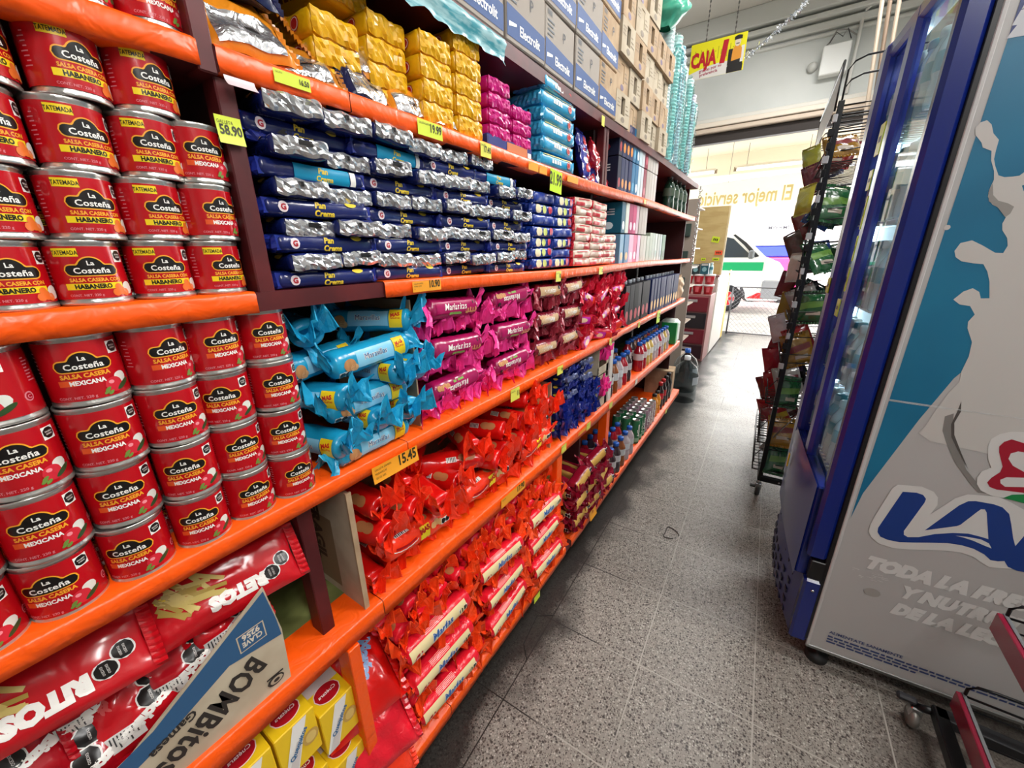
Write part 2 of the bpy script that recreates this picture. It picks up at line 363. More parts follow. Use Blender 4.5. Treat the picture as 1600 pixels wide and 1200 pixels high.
for (cx, yy) in ((-1.08, -.02), (-3.2, -.02)):
    w = add('wheel', (lambda q: (q.lathe([(.19, .0), (.21, -.02), (.30, -.02), (.325, .02), (.33, .1), (.325, .18), (.2, .2)], M('26262A', .8), 36), q)[1])(MB()), t, (cx, yy, .335), (-PI / 2, 0, 0))
    mb = MB(); mb.lathe([(0, .04), (.05, .02), (.06, .05), (.15, .06), (.19, .03), (.205, .0)], M('E8E6E6', .35), 30)
    for k in range(5):
        a = 2 * PI * k / 5; mb.poly([(.05, -.03), (.17, -.045), (.17, .045), (.05, .03)], M('D9202A', .4), lambda u, v, a=a: (u * math.cos(a) - v * math.sin(a), u * math.sin(a) + v * math.cos(a), .0), .012, (0, 0, 1))
    add('wheel_rim', mb, w)
# banner seen from behind
BAN = D.materials.new('banner_cloth'); BAN.use_nodes = True
_b = BAN.node_tree.nodes['Principled BSDF']; _b.inputs['Base Color'].default_value = (.92, .9, .8, 1); _b.inputs['Roughness'].default_value = .8; _b.inputs['Transmission Weight'].default_value = 0
_tr = BAN.node_tree.nodes.new('ShaderNodeBsdfTranslucent'); _tr.inputs[0].default_value = (1, .97, .86, 1); _mx = BAN.node_tree.nodes.new('ShaderNodeMixShader'); _mx.inputs[0].default_value = .55
_o = BAN.node_tree.nodes['Material Output']; BAN.node_tree.links.new(_b.outputs[0], _mx.inputs[1]); BAN.node_tree.links.new(_tr.outputs[0], _mx.inputs[2]); BAN.node_tree.links.new(_mx.outputs[0], _o.inputs[0])
t = thing('street_banner', 'pale banner with mirrored yellow lettering hanging outside the entrance', 'banner', (0, 9.7, 0))
mb = MB(); mb.strip(lambda u, v: (u, .03 * math.sin(u * 3) * (v - 1.9), v), -3.2, 1.8, lambda u: 1.97 + .02 * u, lambda u: 2.86 + .03 * u, BAN, 30, 6)
mb.strip(lambda u, v: (u, .012 + .03 * math.sin(u * 3) * (v - 1.9), v), 1.8, -3.2, lambda u: 1.97 + .02 * u, lambda u: 2.86 + .03 * u, BAN, 30, 6); add('cloth', mb, t)
mb = MB(); mb.text('El mejor servicio', .27, lambda u, v: (-.09 - u, -.03 + .03 * math.sin((-.09 - u) * 3) * (v - 1.9), v), M('EAD490', .6), 0, 2.40, 'L', .02, sx=.66); add('lettering', mb, t)
mb = MB(); mb.tube([(-3.2, 0, 2.8), (1.8, 0, 2.93)], .006, M('777777', .5), 5); [mb.tube([(x, 0, 2.8), (x, 0, 3.52)], .004, M('777777', .5), 4) for x in (-2.9, -1.2, .4, 1.6)]; add('rope', mb, t)
t = thing('canopy', 'beige canopy slab projecting over the pavement outside', 'canopy', (0, 0, 0))
mb = MB(); mb.box((-3.2, 8.62, 3.52), (2.4, 10.9, 3.6), M('E6DAC4', .8)); add('slab', mb, t)
mb = MB(); mb.box((-3.2, 10.8, 3.1), (2.4, 10.9, 3.52), M('EADFCA', .8)); add('fascia', mb, t)
for i, (x0, x1) in enumerate(((-2.6, -1.50), (-1.15, .25))):
    t = thing('strip_light', ['short strip light under the canopy at the far left', 'long strip light under the canopy near the rack'][i], 'lamp', (0, 10.0, 3.06), group=None)
    mb = MB(); mb.box((x0, -.04, .03), (x1, .04, .07), M('E9E2D0', .5)); add('housing', mb, t)
    mb = MB(); mb.tube([(x0 + .03, 0, .0), (x1 - .03, 0, .0)], .02, M('FFFFFF', .4, emit=3), 8); add('tube', mb, t)
    mb = MB(); mb.box((x0 - .02, -.03, -.03), (x0 + .03, .03, .05), M('9A8B74', .5)); mb.box((x1 - .03, -.03, -.03), (x1 + .02, .03, .05), M('9A8B74', .5)); mb.tube([(x0 + .2, 0, .05), (x0 + .2, 0, .46)], .004, BLK, 4); mb.tube([(x1 - .2, 0, .05), (x1 - .2, 0, .46)], .004, BLK, 4); add('bracket', mb, t)
t = thing('shop_facade', 'white painted shop facade across the street with a lettered panel', 'building', (0, 17, 0))
mb = MB(); mb.box((-14, 0, -.02), (12, .6, 6), M('F1F0EC', .8)); add('wall', mb, t)
mb = MB(); mb.box((-1.6, -.05, 2.05), (1.2, 0, 2.85), M('F5F5F3', .6)); add('sign_panel', mb, t)
mb = MB()
for k, s_ in enumerate(('ESMALTE', 'AEROSOL', 'IMPERME')): mb.text(s_, .13, lambda u, v: (u, -.06, v), M('55555A', .6), -.35, 2.58 - .21 * k, 'C')
add('lettering', mb, t)
t = thing('parked_truck', 'small blue and pink truck parked beyond the taxi', 'truck', (0, 14.2, 0))
mb = MB(); mb.box((-.95, 0, 1.30), (.28, 1.8, 1.62), M('3848B8', .4), .03); add('cargo_box', mb, t)
mb = MB(); mb.box((-.98, -.03, 1.62), (.45, 1.82, 1.70), M('E8F4F4', .4), .01); mb.box((.28, -.03, .35), (.42, 1.8, 2.05), M('E83A78', .4), .02); mb.box((-.95, -.02, .4), (.28, 1.8, 1.28), M('E0447A', .4), .02); add('frame', mb, t)
for xx in (-.7, .1):
    mb = MB(); mb.lathe([(0, 0), (.2, 0), (.32, .02), (.33, .18), (0, .2)], M('26262A', .8), 24); add('wheel', mb, t, (xx, .02, .31), (-PI / 2, 0, 0))

# low mesh gate across the entrance
t = thing('mesh_gate', 'low grey diamond wire mesh gate closing the shop entrance', 'gate', (-.70, 8.40, 0))
mb = MB(); G = M('8C8C90', .4, .6)
for k in range(-13, 33):
    x0 = k * .075
    for s in (1, -1):
        pa = (x0, 0, .02) if s == 1 else (x0 + .83, 0, .02); pb = (x0 + .83, 0, .85) if s == 1 else (x0, 0, .85)
        a, b = Vector(pa), Vector(pb); d = b - a
        t0, t1 = 0, 1
        for lim, sg in ((0, 1), (2.2, -1)):
            if d.x != 0:
                tt = (lim - a.x) / d.x
                if (d.x > 0) == (sg == 1): t0 = max(t0, tt)
                else: t1 = min(t1, tt)
        if t1 > t0: mb.tube([a + d * t0, a + d * t1], .0022, G, 3, False)
add('wire_mesh', mb, t)
mb = MB()
for z in (.02, .86): mb.tube([(0, 0, z), (2.2, 0, z)], .011, M('6F6F74', .4, .5), 6)
for x in (0, 2.2): mb.tube([(x, 0, .0), (x, 0, .88)], .014, M('6F6F74', .4, .5), 6)
add('frame', mb, t)

# ================================================================ SHELVING
Y0, Y1 = -.75, 3.88
unit = thing('shelving_unit', 'long maroon wooden wall shelving edged with orange tape', 'shelves', (0, 0, 0))
def board(z_top, th, x_front, y0, y1, x_back=-1.14, sag=.004, dz=0):
    mb = MB(); n = 24
    f = lambda y: z_top + sag * math.sin(y * 3.1) + dz * max(0, y) / 4
    vs = []
    for i in range(n + 1):
        y = y0 + (y1 - y0) * i / n; z = f(y)
        vs += [(x_front, y, z), (x_front, y, z - th), (x_back, y, z - th), (x_back, y, z)]
    fs = [(4 * i + a, 4 * i + (a + 1) % 4, 4 * i + 4 + (a + 1) % 4, 4 * i + 4 + a) for i in range(n) for a in range(4)] + [(0, 1, 2, 3), (4 * n + 3, 4 * n + 2, 4 * n + 1, 4 * n)]
    mb.add(vs, fs, MAROON); return mb, f
def tape(f, th, x_front, y0, y1, ontop=.06, torn=False, seed=0):
    mb = MB(); n = max(6, int((y1 - y0) / .04)); vs = []
    for i in range(n + 1):
        y = y0 + (y1 - y0) * i / n; z = f(y); w = .0018 * noise.noise(Vector((y * 14, seed, 0))); b = .004 * noise.noise(Vector((y * 9, seed, 5)))
        vs += [(x_front - ontop, y, z + .0015), (x_front + .0, y, z + .0022), (x_front + .004 + w, y, z - .002), (x_front + .004 - w, y, z - th * .5), (x_front + .004 + w, y, z - th - .001 + b), (x_front - .03, y, z - th - .0015 + b)]
    fs = [(6 * i + a, 6 * i + a + 1, 6 * i + 7 + a, 6 * i + 6 + a) for i in range(n) for a in range(5)]
    mb.add(vs, fs, ORANGE, True); return mb
SH = {}
def shelf(key, z, th, xf, segs, dz=0, ontop=.06, y0=Y0, y1=Y1):
    m_, f = board(z, th, xf, y0, y1, dz=dz); b = add('shelf_board', m_, unit); SH[key] = f
    for k, (a, c) in enumerate(segs): o = add('edge_tape', tape(f, th, xf, a, c, ontop, seed=k * 3.3 + z), b); o['label'] = 'orange edge tape'
shelf('T', 2.028, .035, -.70, [])
shelf('A', 1.772, .030, -.70, [(Y0, .296), (.318, .525), (.527, Y1)], dz=.004)
shelf('M', 1.442, .030, -.70, [(Y0, .302), (.556, Y1)], dz=-.004)
shelf('L', 1.052, .030, -.70, [(Y0, .57), (.572, Y1)], dz=.045, ontop=.42)
shelf('K', .668, .046, -.70, [(Y0, .44), (.442, Y1)], dz=.03, ontop=.115)
mb = MB(); mb.strip(lambda u, v: (v, u, SH['K'](u) + .003), Y0, Y1, -1.13, -.80, two_tone('olive_liner', '4E5428', '7C8048', 7, .6), 60, 3); add('shelf_liner', mb, unit)
shelf('B', .085, .040, -.665, [(Y0, .6), (.602, 1.44), (1.50, Y1 + .1)], dz=.10, ontop=.42, y1=Y1 + .1)
mb = MB(); mb.box((-1.16, Y0, 0), (-1.14, Y1 + .15, 2.05), DARKIN); add('back_panel', mb, unit)
def post(y, w, x0, x1, z0, z1, mat=MAROON):
    mb = MB(); mb.box((x0, y, z0), (x1, y + w, z1), mat, .002); add('post', mb, unit)
post(.293, .024, -.74, -.6975, 1.74, 2.06); post(.312, .026, -.745, -.706, 1.442, 1.742); post(.305, .03, -.78, -.735, .668, 1.022)
for y in (1.76, 1.79): post(y, .022, -.74, -.706, 1.772, 1.993)
post(1.40, .05, -.74, -.702, .115, .62, ORANGE); post(2.03, .05, -.76, -.71, .668, 1.03, M('D9D2C8', .5)); post(.33, .03, -.745, -.69, .12, .625, ORANGE); post(2.04, .05, -.76, -.71, .13, .63, ORANGE)
post(.20, .03, -1.1, -.78, 0, .05); 
for y in (.86, 1.50, 2.45, 3.25, 3.85):
    mb = MB(); mb.box((-.80, y, 0), (-.745, y + .05, .10 if y < 1 else .14), M('2A1A18', .7)); add('foot', mb, unit)
for y in (.29, 1.77, 3.84):
    mb = MB(); mb.box((-1.13, y + .001, .1), (-.76, y + .02, 2.0), M('3A1114', .6)) if y != .29 else mb.box((-1.13, y + .03, 1.05), (-.76, y + .045, 2.0), M('2E0E10', .6)); add('divider', mb, unit)
# ================================================================ CANS
RED = M('B80C18', .22, coat=.4); RED_D = M('A80F1E', .24, coat=.3)
YEL = M('F2D21A', .35); ORY = M('F0A428', .35); WHT = M('F4F1EA', .35); ORG = M('E2531C', .35); BLKL = M('15100F', .3)
TOM = M('CE2A38', .25); TOMH = M('F09098', .3); ONI = M('DFE0D6', .35); CHI = M('2C4A24', .35); LEA = M('6B8A3A', .4); PEP = M('E2702A', .35); PNK = M('D8808A', .4)
def can_meshes(r, h, kind):
    b = MB()
    b.lathe([(r * .9, .0008), (r * .985, 0), (r * 1.0, .0015), (r * 1.0, .004), (r * .965, .006), (r * .97, .0085), (r * .985, .010), (r * .985, h - .010), (r * .97, h - .0085), (r * .965, h - .006), (r * 1.0, h - .004), (r * 1.0, h - .0012), (r * .985, h), (r * .95, h - .0006)], TIN, 40)
    b.lathe([(0, .003), (r * .9, .003), (r * .9, .0008)], TIN, 40)
    l = MB(); l.lathe([(r * .95, h - .0006), (r * .94, h - .004), (r * .80, h - .004), (r * .78, h - .003), (r * .60, h - .003), (r * .58, h - .004), (0, h - .004)], TIN, 40)
    p = MB(); zb, zt = .0075, h - .0075; H = zt - zb; R_ = r * .985 + .0003
    p.lathe([(R_, zb), (R_, zt)], RED, 48)
    S = r / .0385 * 1.13
    def F(off): return lambda u, v: ((R_ + off) * math.cos(u / R_), (R_ + off) * math.sin(u / R_), zb + v)
    f1, f2, f3, f4 = F(.0002), F(.0004), F(.0006), F(.0008)
    hab = kind == 'habanero'
    cz = H * (.55 if hab else .60)
    # brand plate: rounded bar with a dome
    def plate(f, grow, mat):
        a = .0235 * S + grow; hb = .0058 * S + grow
        top = lambda u: max(math.sqrt(max(0, hb * hb - max(0, abs(u) - (a - hb)) ** 2)), (math.sqrt(max(0, 1 - (u / (.0125 * S + grow)) ** 2)) * (.0145 * S + grow)) if abs(u) < .0125 * S + grow else 0)
        bot = lambda u: -math.sqrt(max(0, hb * hb - max(0, abs(u) - (a - hb)) ** 2))
        p.strip(f, -a, a, lambda u: cz + bot(u), lambda u: cz + top(u), mat, 34)
    plate(f1, .0014 * S, ORY); plate(f2, 0, BLKL)
    p.text('La', .0052 * S, f3, WHT, 0, cz + .0058 * S, bold=.025); p.text('Costeña', .0068 * S, f3, WHT, 0, cz - .0035 * S, bold=.022, sx=1.0, spacing=1.04)
    if hab:
        p.strip(f1, -.031 * S, -.008 * S, H - .0115 * S, H - .0022 * S, YEL, 8); p.text('TATEMADA', .0048 * S, f2, BLKL, -.0195 * S, H - .0093 * S, bold=.02, sx=.68)
        p.text('SALSA CASERA CON', .0042 * S, f1, ORY, .001 * S, cz - .0132 * S, bold=.04, sx=.9)
        p.strip(f1, -.028 * S, .026 * S, cz - .0225 * S, cz - .0152 * S, YEL, 14); p.text('HABANERO', .0052 * S, f2, BLKL, -.003 * S, cz - .0213 * S, bold=.05, sx=.88)
        for (u, v, a, c) in ((.0225, .0075, .0052, PEP), (.0165, .0060, .0045, PEP), (.020, .0125, .0042, PEP), (.0325, .0105, .0078, ONI), (.0275, .0055, .0045, PEP)): p.ell(f3, u * S, v * S, a * S, a * S, c, 10)
        p.text('CONT. NET. 220 g', .0028 * S, f1, PNK, -.012 * S, .003 * S, bold=.02)
    else:
        p.text('SALSA CASERA', .0050 * S, f1, ORY, -.001 * S, cz - .0135 * S, bold=.04, sx=.92)
        p.strip(f1, -.025 * S, -.010 * S, cz - .0222 * S, cz - .0156 * S, ORG, 6); p.text('MEXICANA', .0050 * S, f2, WHT, -.001 * S, cz - .0214 * S, bold=.04, sx=.85)
        p.ell(f2, .0290 * S, .0195 * S, .0075 * S, .0066 * S, ONI, 12)
        p.ell(f3, .0200 * S, .0125 * S, .0090 * S, .0088 * S, TOM, 14); p.ell(f4, .0175 * S, .016 * S, .0028 * S, .0022 * S, TOMH, 8)
        p.ell(f4, .0300 * S, .0105 * S, .0085 * S, .0032 * S, CHI, 12, tilt=.55)
        for (u, v) in ((.0110, .0055), (.0125, .0085), (.0145, .0040)): p.ell(f4, u * S, v * S, .0030 * S, .0020 * S, LEA, 6, tilt=.5)
        p.text('CONT. NET. 220 g', .0030 * S, f1, PNK, -.014 * S, .0028 * S, bold=.02)
    # warning octagon
    u0, v0 = (.0315 * S, H - .011 * S)
    p.strip(f1, u0 - .0068 * S, u0 + .0068 * S, v0 - .0075 * S, v0 + .0068 * S, WHT, 6); p.octo(f2, u0, v0, .0060 * S, BLKL)
    p.text('EXCESO', .0016 * S, f3, WHT, u0, v0 + .0005 * S, bold=.02); p.text('SODIO', .0016 * S, f3, WHT, u0, v0 - .0024 * S, bold=.02)
    # small print at both sides and a seal
    for k in range(8):
        w_ = .004 + .006 * ((k * 37 % 10) / 10)
        p.strip(f1, .056 * S, (.056 + w_) * S, H - (.010 + .0034 * k) * S, H - (.0088 + .0034 * k) * S, PNK, 3)
        p.strip(f1, (-.044 - w_) * S, -.044 * S, H - (.012 + .0044 * k) * S, H - (.0109 + .0044 * k) * S, PNK, 3)
    p.ell(f1, .050 * S, .018 * S, .0045 * S, .0052 * S, PNK, 10); p.ell(f2, .050 * S, .018 * S, .0032 * S, .0038 * S, RED_D, 10); p.text('C', .0042 * S, f3, PNK, .050 * S, .016 * S)
    return b.mesh('can_body'), l.mesh('lid'), p.mesh('paper_label')
CANS = {}
def place_can(kind, size, x, y, z, rz, label, group):
    key = (kind, size)
    if key not in CANS: CANS[key] = can_meshes(*({'u': (.0345, .0765), 'l': (.0380, .0895)}[size]), kind)
    b, l, p = CANS[key]
    t = thing('salsa_can', label, 'can', (x, y, z), (0, 0, rz), group)
    add('can_body', b, t); add('lid', l, t); add('paper_label', p, t)
rnd = random.Random(3)
def col_words(ci): return ['leftmost column', 'second column', 'third column', 'fourth column', 'fifth column', 'column nearest the cookies'][ci]
# middle shelf, columns from the picture edge to the post
ZM = lambda y: SH['M'](y) + .0025
cols = [(-.012, 4, 'hhhh'), (.060, 4, 'hhhh'), (.131, 4, 'hhhh'), (.202, 4, 'hhhh'), (.272, 3, 'hmm')]
for ci, (y, n, ks) in enumerate(cols):
    for k in range(n):
        kd = 'habanero' if ks[k] == 'h' else 'mexicana'
        yy = y + .012 * k * (1 if ci < 4 else .4) + rnd.uniform(-.002, .002); rot = math.radians(rnd.uniform(-4, 16) + (12 if k == 3 else 0))
        place_can(kd, 'u', -.742 + rnd.uniform(-.003, .003), yy, ZM(y) + k * .0768, rot,
                  '%s salsa can, upper can shelf, %s of the %s' % ('yellow-banded red' if kd == 'habanero' else 'tomato-printed red', ['bottom', 'second row', 'third row', 'top'][k], ['far-left column', 'second column', 'third column', 'fourth column', 'column by the post'][ci]), 'salsa cans on the upper can shelf')
for ci, y in enumerate((.02, .10, .18, .26)):
    for k in range(2):
        place_can('habanero', 'u', -.82, y, ZM(y) + k * .0768, .3, 'red salsa can hidden behind the front row of the upper can shelf', 'salsa cans behind the front row')
ZA = lambda y: SH['A'](y) + .0025
for ci, y in enumerate((.125, .196, .267)):
    place_can('mexicana', 'u', -.742, y, ZA(y), math.radians([20, 14, 8][ci]), 'red salsa can on the topmost orange shelf, %s one' % ['left', 'middle', 'right'][ci], 'salsa cans on the topmost orange shelf')
ZL = lambda y: SH['L'](y) + .003
rots = {(1, 3): -32, (0, 2): -30, (1, 0): -12, (2, 0): -14, (3, 0): -6, (0, 1): 4, (4, 0): 8, (4, 2): -16, (3, 1): -10, (3, 3): 24, (4, 3): 16, (5, 3): 4}
for ci, y in enumerate((-.146, -.070, .007, .085, .163, .240, .317)):
    for k in range(4):
        if ci == 0 and k > 1: continue
        yy = y + .003 * k * (1 if ci < 5 else .2) + rnd.uniform(-.002, .002)
        rot = math.radians(rots.get((ci - 1, k), rnd.uniform(-4, 14)) - 9)
        if ci == 1 and k == 1: rot = math.radians(-45)
        place_can('mexicana', 'l', -.742 + rnd.uniform(-.003, .003), yy, ZL(y) - .004 + k * .0898, rot,
                  'red salsa can, lower can shelf, %s of the %s' % (['bottom', 'second row', 'third row', 'top'][k], ['far-left column', 'second column', 'third column', 'fourth column', 'fifth column', 'sixth column', 'column by the turquoise rolls'][ci]), 'salsa cans on the lower can shelf')
for y in (.05, .13, .21, .28):
    place_can('mexicana', 'l', -.825, y, ZL(y), .2, 'red salsa can hidden behind the front row of the lower can shelf', 'salsa cans behind the lower front row')

# ================================================================ WRAPPED PACKS
def arc_table(W, H, n):
    tab = []; s = 0; prev = None; K = 96
    for i in range(-K // 2, K // 2 + 1):
        t = 2 * PI * i / K; c, q = math.cos(t), math.sin(t)
        p = (W / 2 * math.copysign(abs(c) ** (2 / n), c), H / 2 * math.copysign(abs(q) ** (2 / n), q))
        if prev: s += math.hypot(p[0] - prev[0], p[1] - prev[1])
        tab.append([s, p]); prev = p
    mid = tab[K // 2][0]
    for e in tab: e[0] -= mid
    return tab
def pack_surface(L, W, H, n, lump, seed, ribs=0):
    tab = arc_table(W, H, n)
    def P(a, v, off=0.0, k=1.0, kh=None):
        # a along the axis, v arc length from the front centre (up positive)
        tot = tab[-1][0] - tab[0][0]
        while v > tab[-1][0]: v -= tot
        while v < tab[0][0]: v += tot
        lo, hi = 0, len(tab) - 1
        while hi - lo > 1:
            m_ = (lo + hi) // 2
            if tab[m_][0] <= v: lo = m_
            else: hi = m_
        f = (v - tab[lo][0]) / max(1e-9, tab[hi][0] - tab[lo][0])
        b = tab[lo][1][0] * (1 - f) + tab[hi][1][0] * f; c = tab[lo][1][1] * (1 - f) + tab[hi][1][1] * f
        r = math.hypot(b, c) or 1e-6
        q = lump * noise.noise(Vector((a * 26, b * 34, c * 34 + seed * 7.7))) + (ribs * math.sin(a * 2 * PI / .011) if ribs else 0)
        kk = 1 + (off + q) / r
        return Vector((b * kk * k, a, c * kk * (k if kh is None else kh)))
    return P, tab
def make_pack(L, W, H, n=4.5, body=None, end=None, style='fold', lump=.0016, seed=0, decals=None, ribs=0, finl=.022, flare=1.0, ends=(1, -1), back=None):
    P, tab = pack_surface(L, W, H, n, lump, seed, ribs); rr = random.Random(seed * 31 + 5)
    half = L / 2; NA, NV = 22, 28; tot = tab[-1][0] - tab[0][0]
    core = half - (.006 if style == 'fold' else finl)
    st = []
    for i in range(NA + 1):
        a = -core + 2 * core * i / NA; st.append((a, 1.0, 1.0))
    e = [(core + .004, .97, .86), (core + .007, .90, .6), (core + .008, .5, .25)] if style == 'fold' else [(core + .003, .95, .85), (core + .007, .84, .60), (core + .010, .7, .38)]
    st = [(-a, k, h_) for a, k, h_ in reversed(e)] + st + e
    mb = MB(); vs = []
    for (a, k, h_) in st:
        for j in range(NV):
            vs.append(P(max(-core, min(core, a)), tab[0][0] + tot * j / NV, 0, k, h_) + Vector((0, a - max(-core, min(core, a)), 0)))
    ns = len(st)
    mb.add(vs, [(i * NV + j, i * NV + (j + 1) % NV, (i + 1) * NV + (j + 1) % NV, (i + 1) * NV + j) for i in range(ns - 1) for j in range(NV)] + [tuple(range(NV)), tuple(range((ns - 1) * NV, ns * NV))[::-1]], body, True)
    D_ = lambda off: (lambda u, v: P(u, v, off + .0008))
    if decals: decals(mb, D_, L, W, H, rr)
    seals = []
    for sg in ends:
        q = MB()
        if style == 'fold':   # crimp folded flat on the end face: crinkled silver panel
            nu, nv = 14, 5; vs = []
            for i in range(nu + 1):
                for j in range(nv + 1):
                    u = -W * .47 + W * .94 * i / nu; v = -H * .42 + H * .84 * j / nv
                    ed = 1 if 0 < i < nu and 0 < j < nv else .3
                    d = half + .002 + ed * (.0055 * abs(math.sin(i * 1.7 + j * .6 + rr.uniform(-.5, .5))) + rr.uniform(0, .0035))
                    vs.append((u + rr.uniform(-.001, .001), sg * d, v + rr.uniform(-.0012, .0012) + (.0015 * math.sin(i * .9))))
            k = nv + 1; fs = [(i * k + j, (i + 1) * k + j, (i + 1) * k + j + 1, i * k + j + 1) for i in range(nu) for j in range(nv)]
            b0 = len(vs); rim = [i * k for i in range(nu + 1)] + [nu * k + j for j in range(1, nv + 1)] + [i * k + nv for i in range(nu - 1, -1, -1)] + [j for j in range(nv - 1, 0, -1)]
            vs += [(vs[i][0] * .96, sg * (half - .006), vs[i][2] * .9) for i in rim]; m_ = len(rim)
            fs += [(rim[i], rim[(i + 1) % m_], b0 + (i + 1) % m_, b0 + i) for i in range(m_)]
            q.add(vs, fs, end)
            if rr.random() < .45: q.box((-.006 + rr.uniform(-.01, .015), min(sg * (half + .0085), sg * (half + .0095)), H * .05), (.008, max(sg * (half + .0085), sg * (half + .0095)), H * .30), BLKL)
        else:                 # gathered bow end: pleated, flared and crumpled fin
            nu, nv = 14, 4; vs = []; ph = rr.uniform(0, 6); fold = rr.uniform(-.8, .8); fq = rr.uniform(2.6, 4.6); jag = [rr.uniform(.55, 1.08) for _ in range(15)]; cj = [rr.uniform(-.5, .5) for _ in range(15)]
            for side in (1, -1):
                for i in range(nu + 1):
                    for j in range(nv + 1):
                        t_ = j / nv; s_ = i / nu * 2 - 1
                        wd = W * (.34 + (.20 + .16 * flare) * t_)
                        amp = H * (.16 + .34 * flare * t_)
                        c = amp * (math.sin(s_ * fq + ph) + cj[i] * t_) * (.75 + .3 * rr.random()) + rr.uniform(-.003, .003) * t_
                        vs.append((s_ * wd + rr.uniform(-.0025, .0025) * t_, sg * (core + .006 + (half + .006 - core) * t_ * jag[i] + rr.uniform(-.002, .002)), c + side * (.0012 + H * .13 * (1 - t_)) + fold * H * t_))
            k = nv + 1; base = (nu + 1) * k; fs = []
            for sd in (0, 1):
                fs += [(sd * base + i * k + j, sd * base + (i + 1) * k + j, sd * base + (i + 1) * k + j + 1, sd * base + i * k + j + 1) for i in range(nu) for j in range(nv)]
            for i in range(nu): fs.append((i * k + nv, (i + 1) * k + nv, base + (i + 1) * k + nv, base + i * k + nv))
            q.add(vs, fs, end)
        seals.append(q.mesh('end_seal'))
    return mb.mesh('wrapper'), seals

def octs(mb, f1, f2, u, v, r, n=2, mat=None):
    w = mat or WHT
    mb.strip(f1, u - r * 1.15, u + r * (2.1 * (n - 1) + 1.15), v - r * 1.15, v + r * 1.15, w, 5 * n)
    for i in range(n):
        mb.octo(f2, u + i * 2.1 * r, v, r, BLKL)
NAVY = M('14205E', .22, bump=.12, bscale=40, coat=.3); NAVY_L = M('1D2C86', .22, bump=.15, bscale=40, coat=.3); SILV = M('D9DADC', .24, .85)
TEAL = M('0E8CB4', .3); GOLD = M('E8C838', .35)
def dec_crema(teal):
    def f(mb, D_, L, W, H, rr):
        f1, f2, f3 = D_(.0005), D_(.0009), D_(.0013)
        if teal:
            mb.strip(f1, -L * .22, L * .33, -H * .44, H * .44, TEAL, 10, 3); mb.text('Pan', .0095, f2, GOLD, .01, .001, bold=.03, shear=.15); mb.text('Crema', .0085, f2, GOLD, .012, -.0105, bold=.03, shear=.15)
            mb.strip(f1, L * .34, L * .40, -H * .40, H * .40, WHT, 3, 2)
        else:
            mb.ell(f1, -L * .36, 0, .0085, .0085, M('E9DDE2', .4), 8); mb.text('G', .009, f2, M('B01828', .4), -L * .36, -.0045, bold=.05)
            mb.text('Pan', .0100, f1, GOLD, -.005, .0015, bold=.04, shear=.15); mb.text('Crema', .0100, f1, GOLD, .002, -.0115, bold=.04, shear=.15)
            mb.text('GALLETA SABOR MANTEQUILLA', .0024, f1, WHT, -L * .38, H * .42, 'L')
            mb.ell(f1, L * .30, H * .42, .012, .006, GOLD, 8)
        # printed biscuits on top
        for k in range(2): mb.ell(f1, -.04 + .09 * k, H / 2 + W * .45, .022, .018, M('7A4A38', .4), 10)
    return f
MAGE = M('E4207F', .26, bump=.15, bscale=40, coat=.2); MAGE_L = M('F8409C', .25, bump=.25, bscale=60, trans=0); MAGD = M('9C1050', .25, coat=.3)
def dec_mari(base_txt, patch, grn, flip):
    def f(mb, D_, L, W, H, rr):
        f1, f2, f3 = D_(.0005), D_(.0009), D_(.0013); q = -1 if flip else 1
        mb.strip(f1, -L * .36, L * .36, -.012, .018, patch, 14, 3)
        mb.text(base_txt, .0165, f2, WHT, -.005, -.004 if not flip else .006, bold=.015, shear=.1, sx=.95, rot=PI if flip else 0)
        mb.strip(f2, -L * .05 * q - .02, -L * .05 * q + .03, -.0165, -.010, grn, 6, 1) if not flip else mb.strip(f2, -.02, .03, .012, .018, grn, 6, 1)
        for k in range(4): mb.ell(f2, (L * .20 + .011 * k) * q, -.011 * q + .002 * (k % 2), .009, .0075, M('C98A58', .4), 8)
        mb.octo(f2, L * .33 * q, .012 * q, .0065, BLKL)
    return f
def dec_blue_roll(mb, D_, L, W, H, rr):
    f1, f2, f3 = D_(.0005), D_(.0009), D_(.0013)
    mb.strip(f1, -L * .20, L * .20, -.014, .022, M('8CD0EC', .3), 12, 3)
    mb.text('Maravillas', .0125, f2, WHT, .0, .0, bold=.04, sx=.9); mb.text('Maravillas', .0122, f3, M('2A4A8A', .4), .0, .0, bold=.0, sx=.9)
    mb.strip(f1, L * .21, L * .34, -.018, .026, YEL, 5, 3); mb.text('MAS', .0085, f2, M('C8201C', .4), L * .275, .008, bold=.05, rot=.2); mb.text('GALLETAS', .0036, f2, M('C8201C', .4), L * .275, .002, bold=.03)
    mb.ell(f2, -L * .28, -.002, .014, .013, M('B98452', .5), 10); mb.ell(f2, -L * .24, -.010, .010, .008, M('D3A472', .5), 8)
    octs(mb, f1, f2, -L * .36, -.020, .0065)
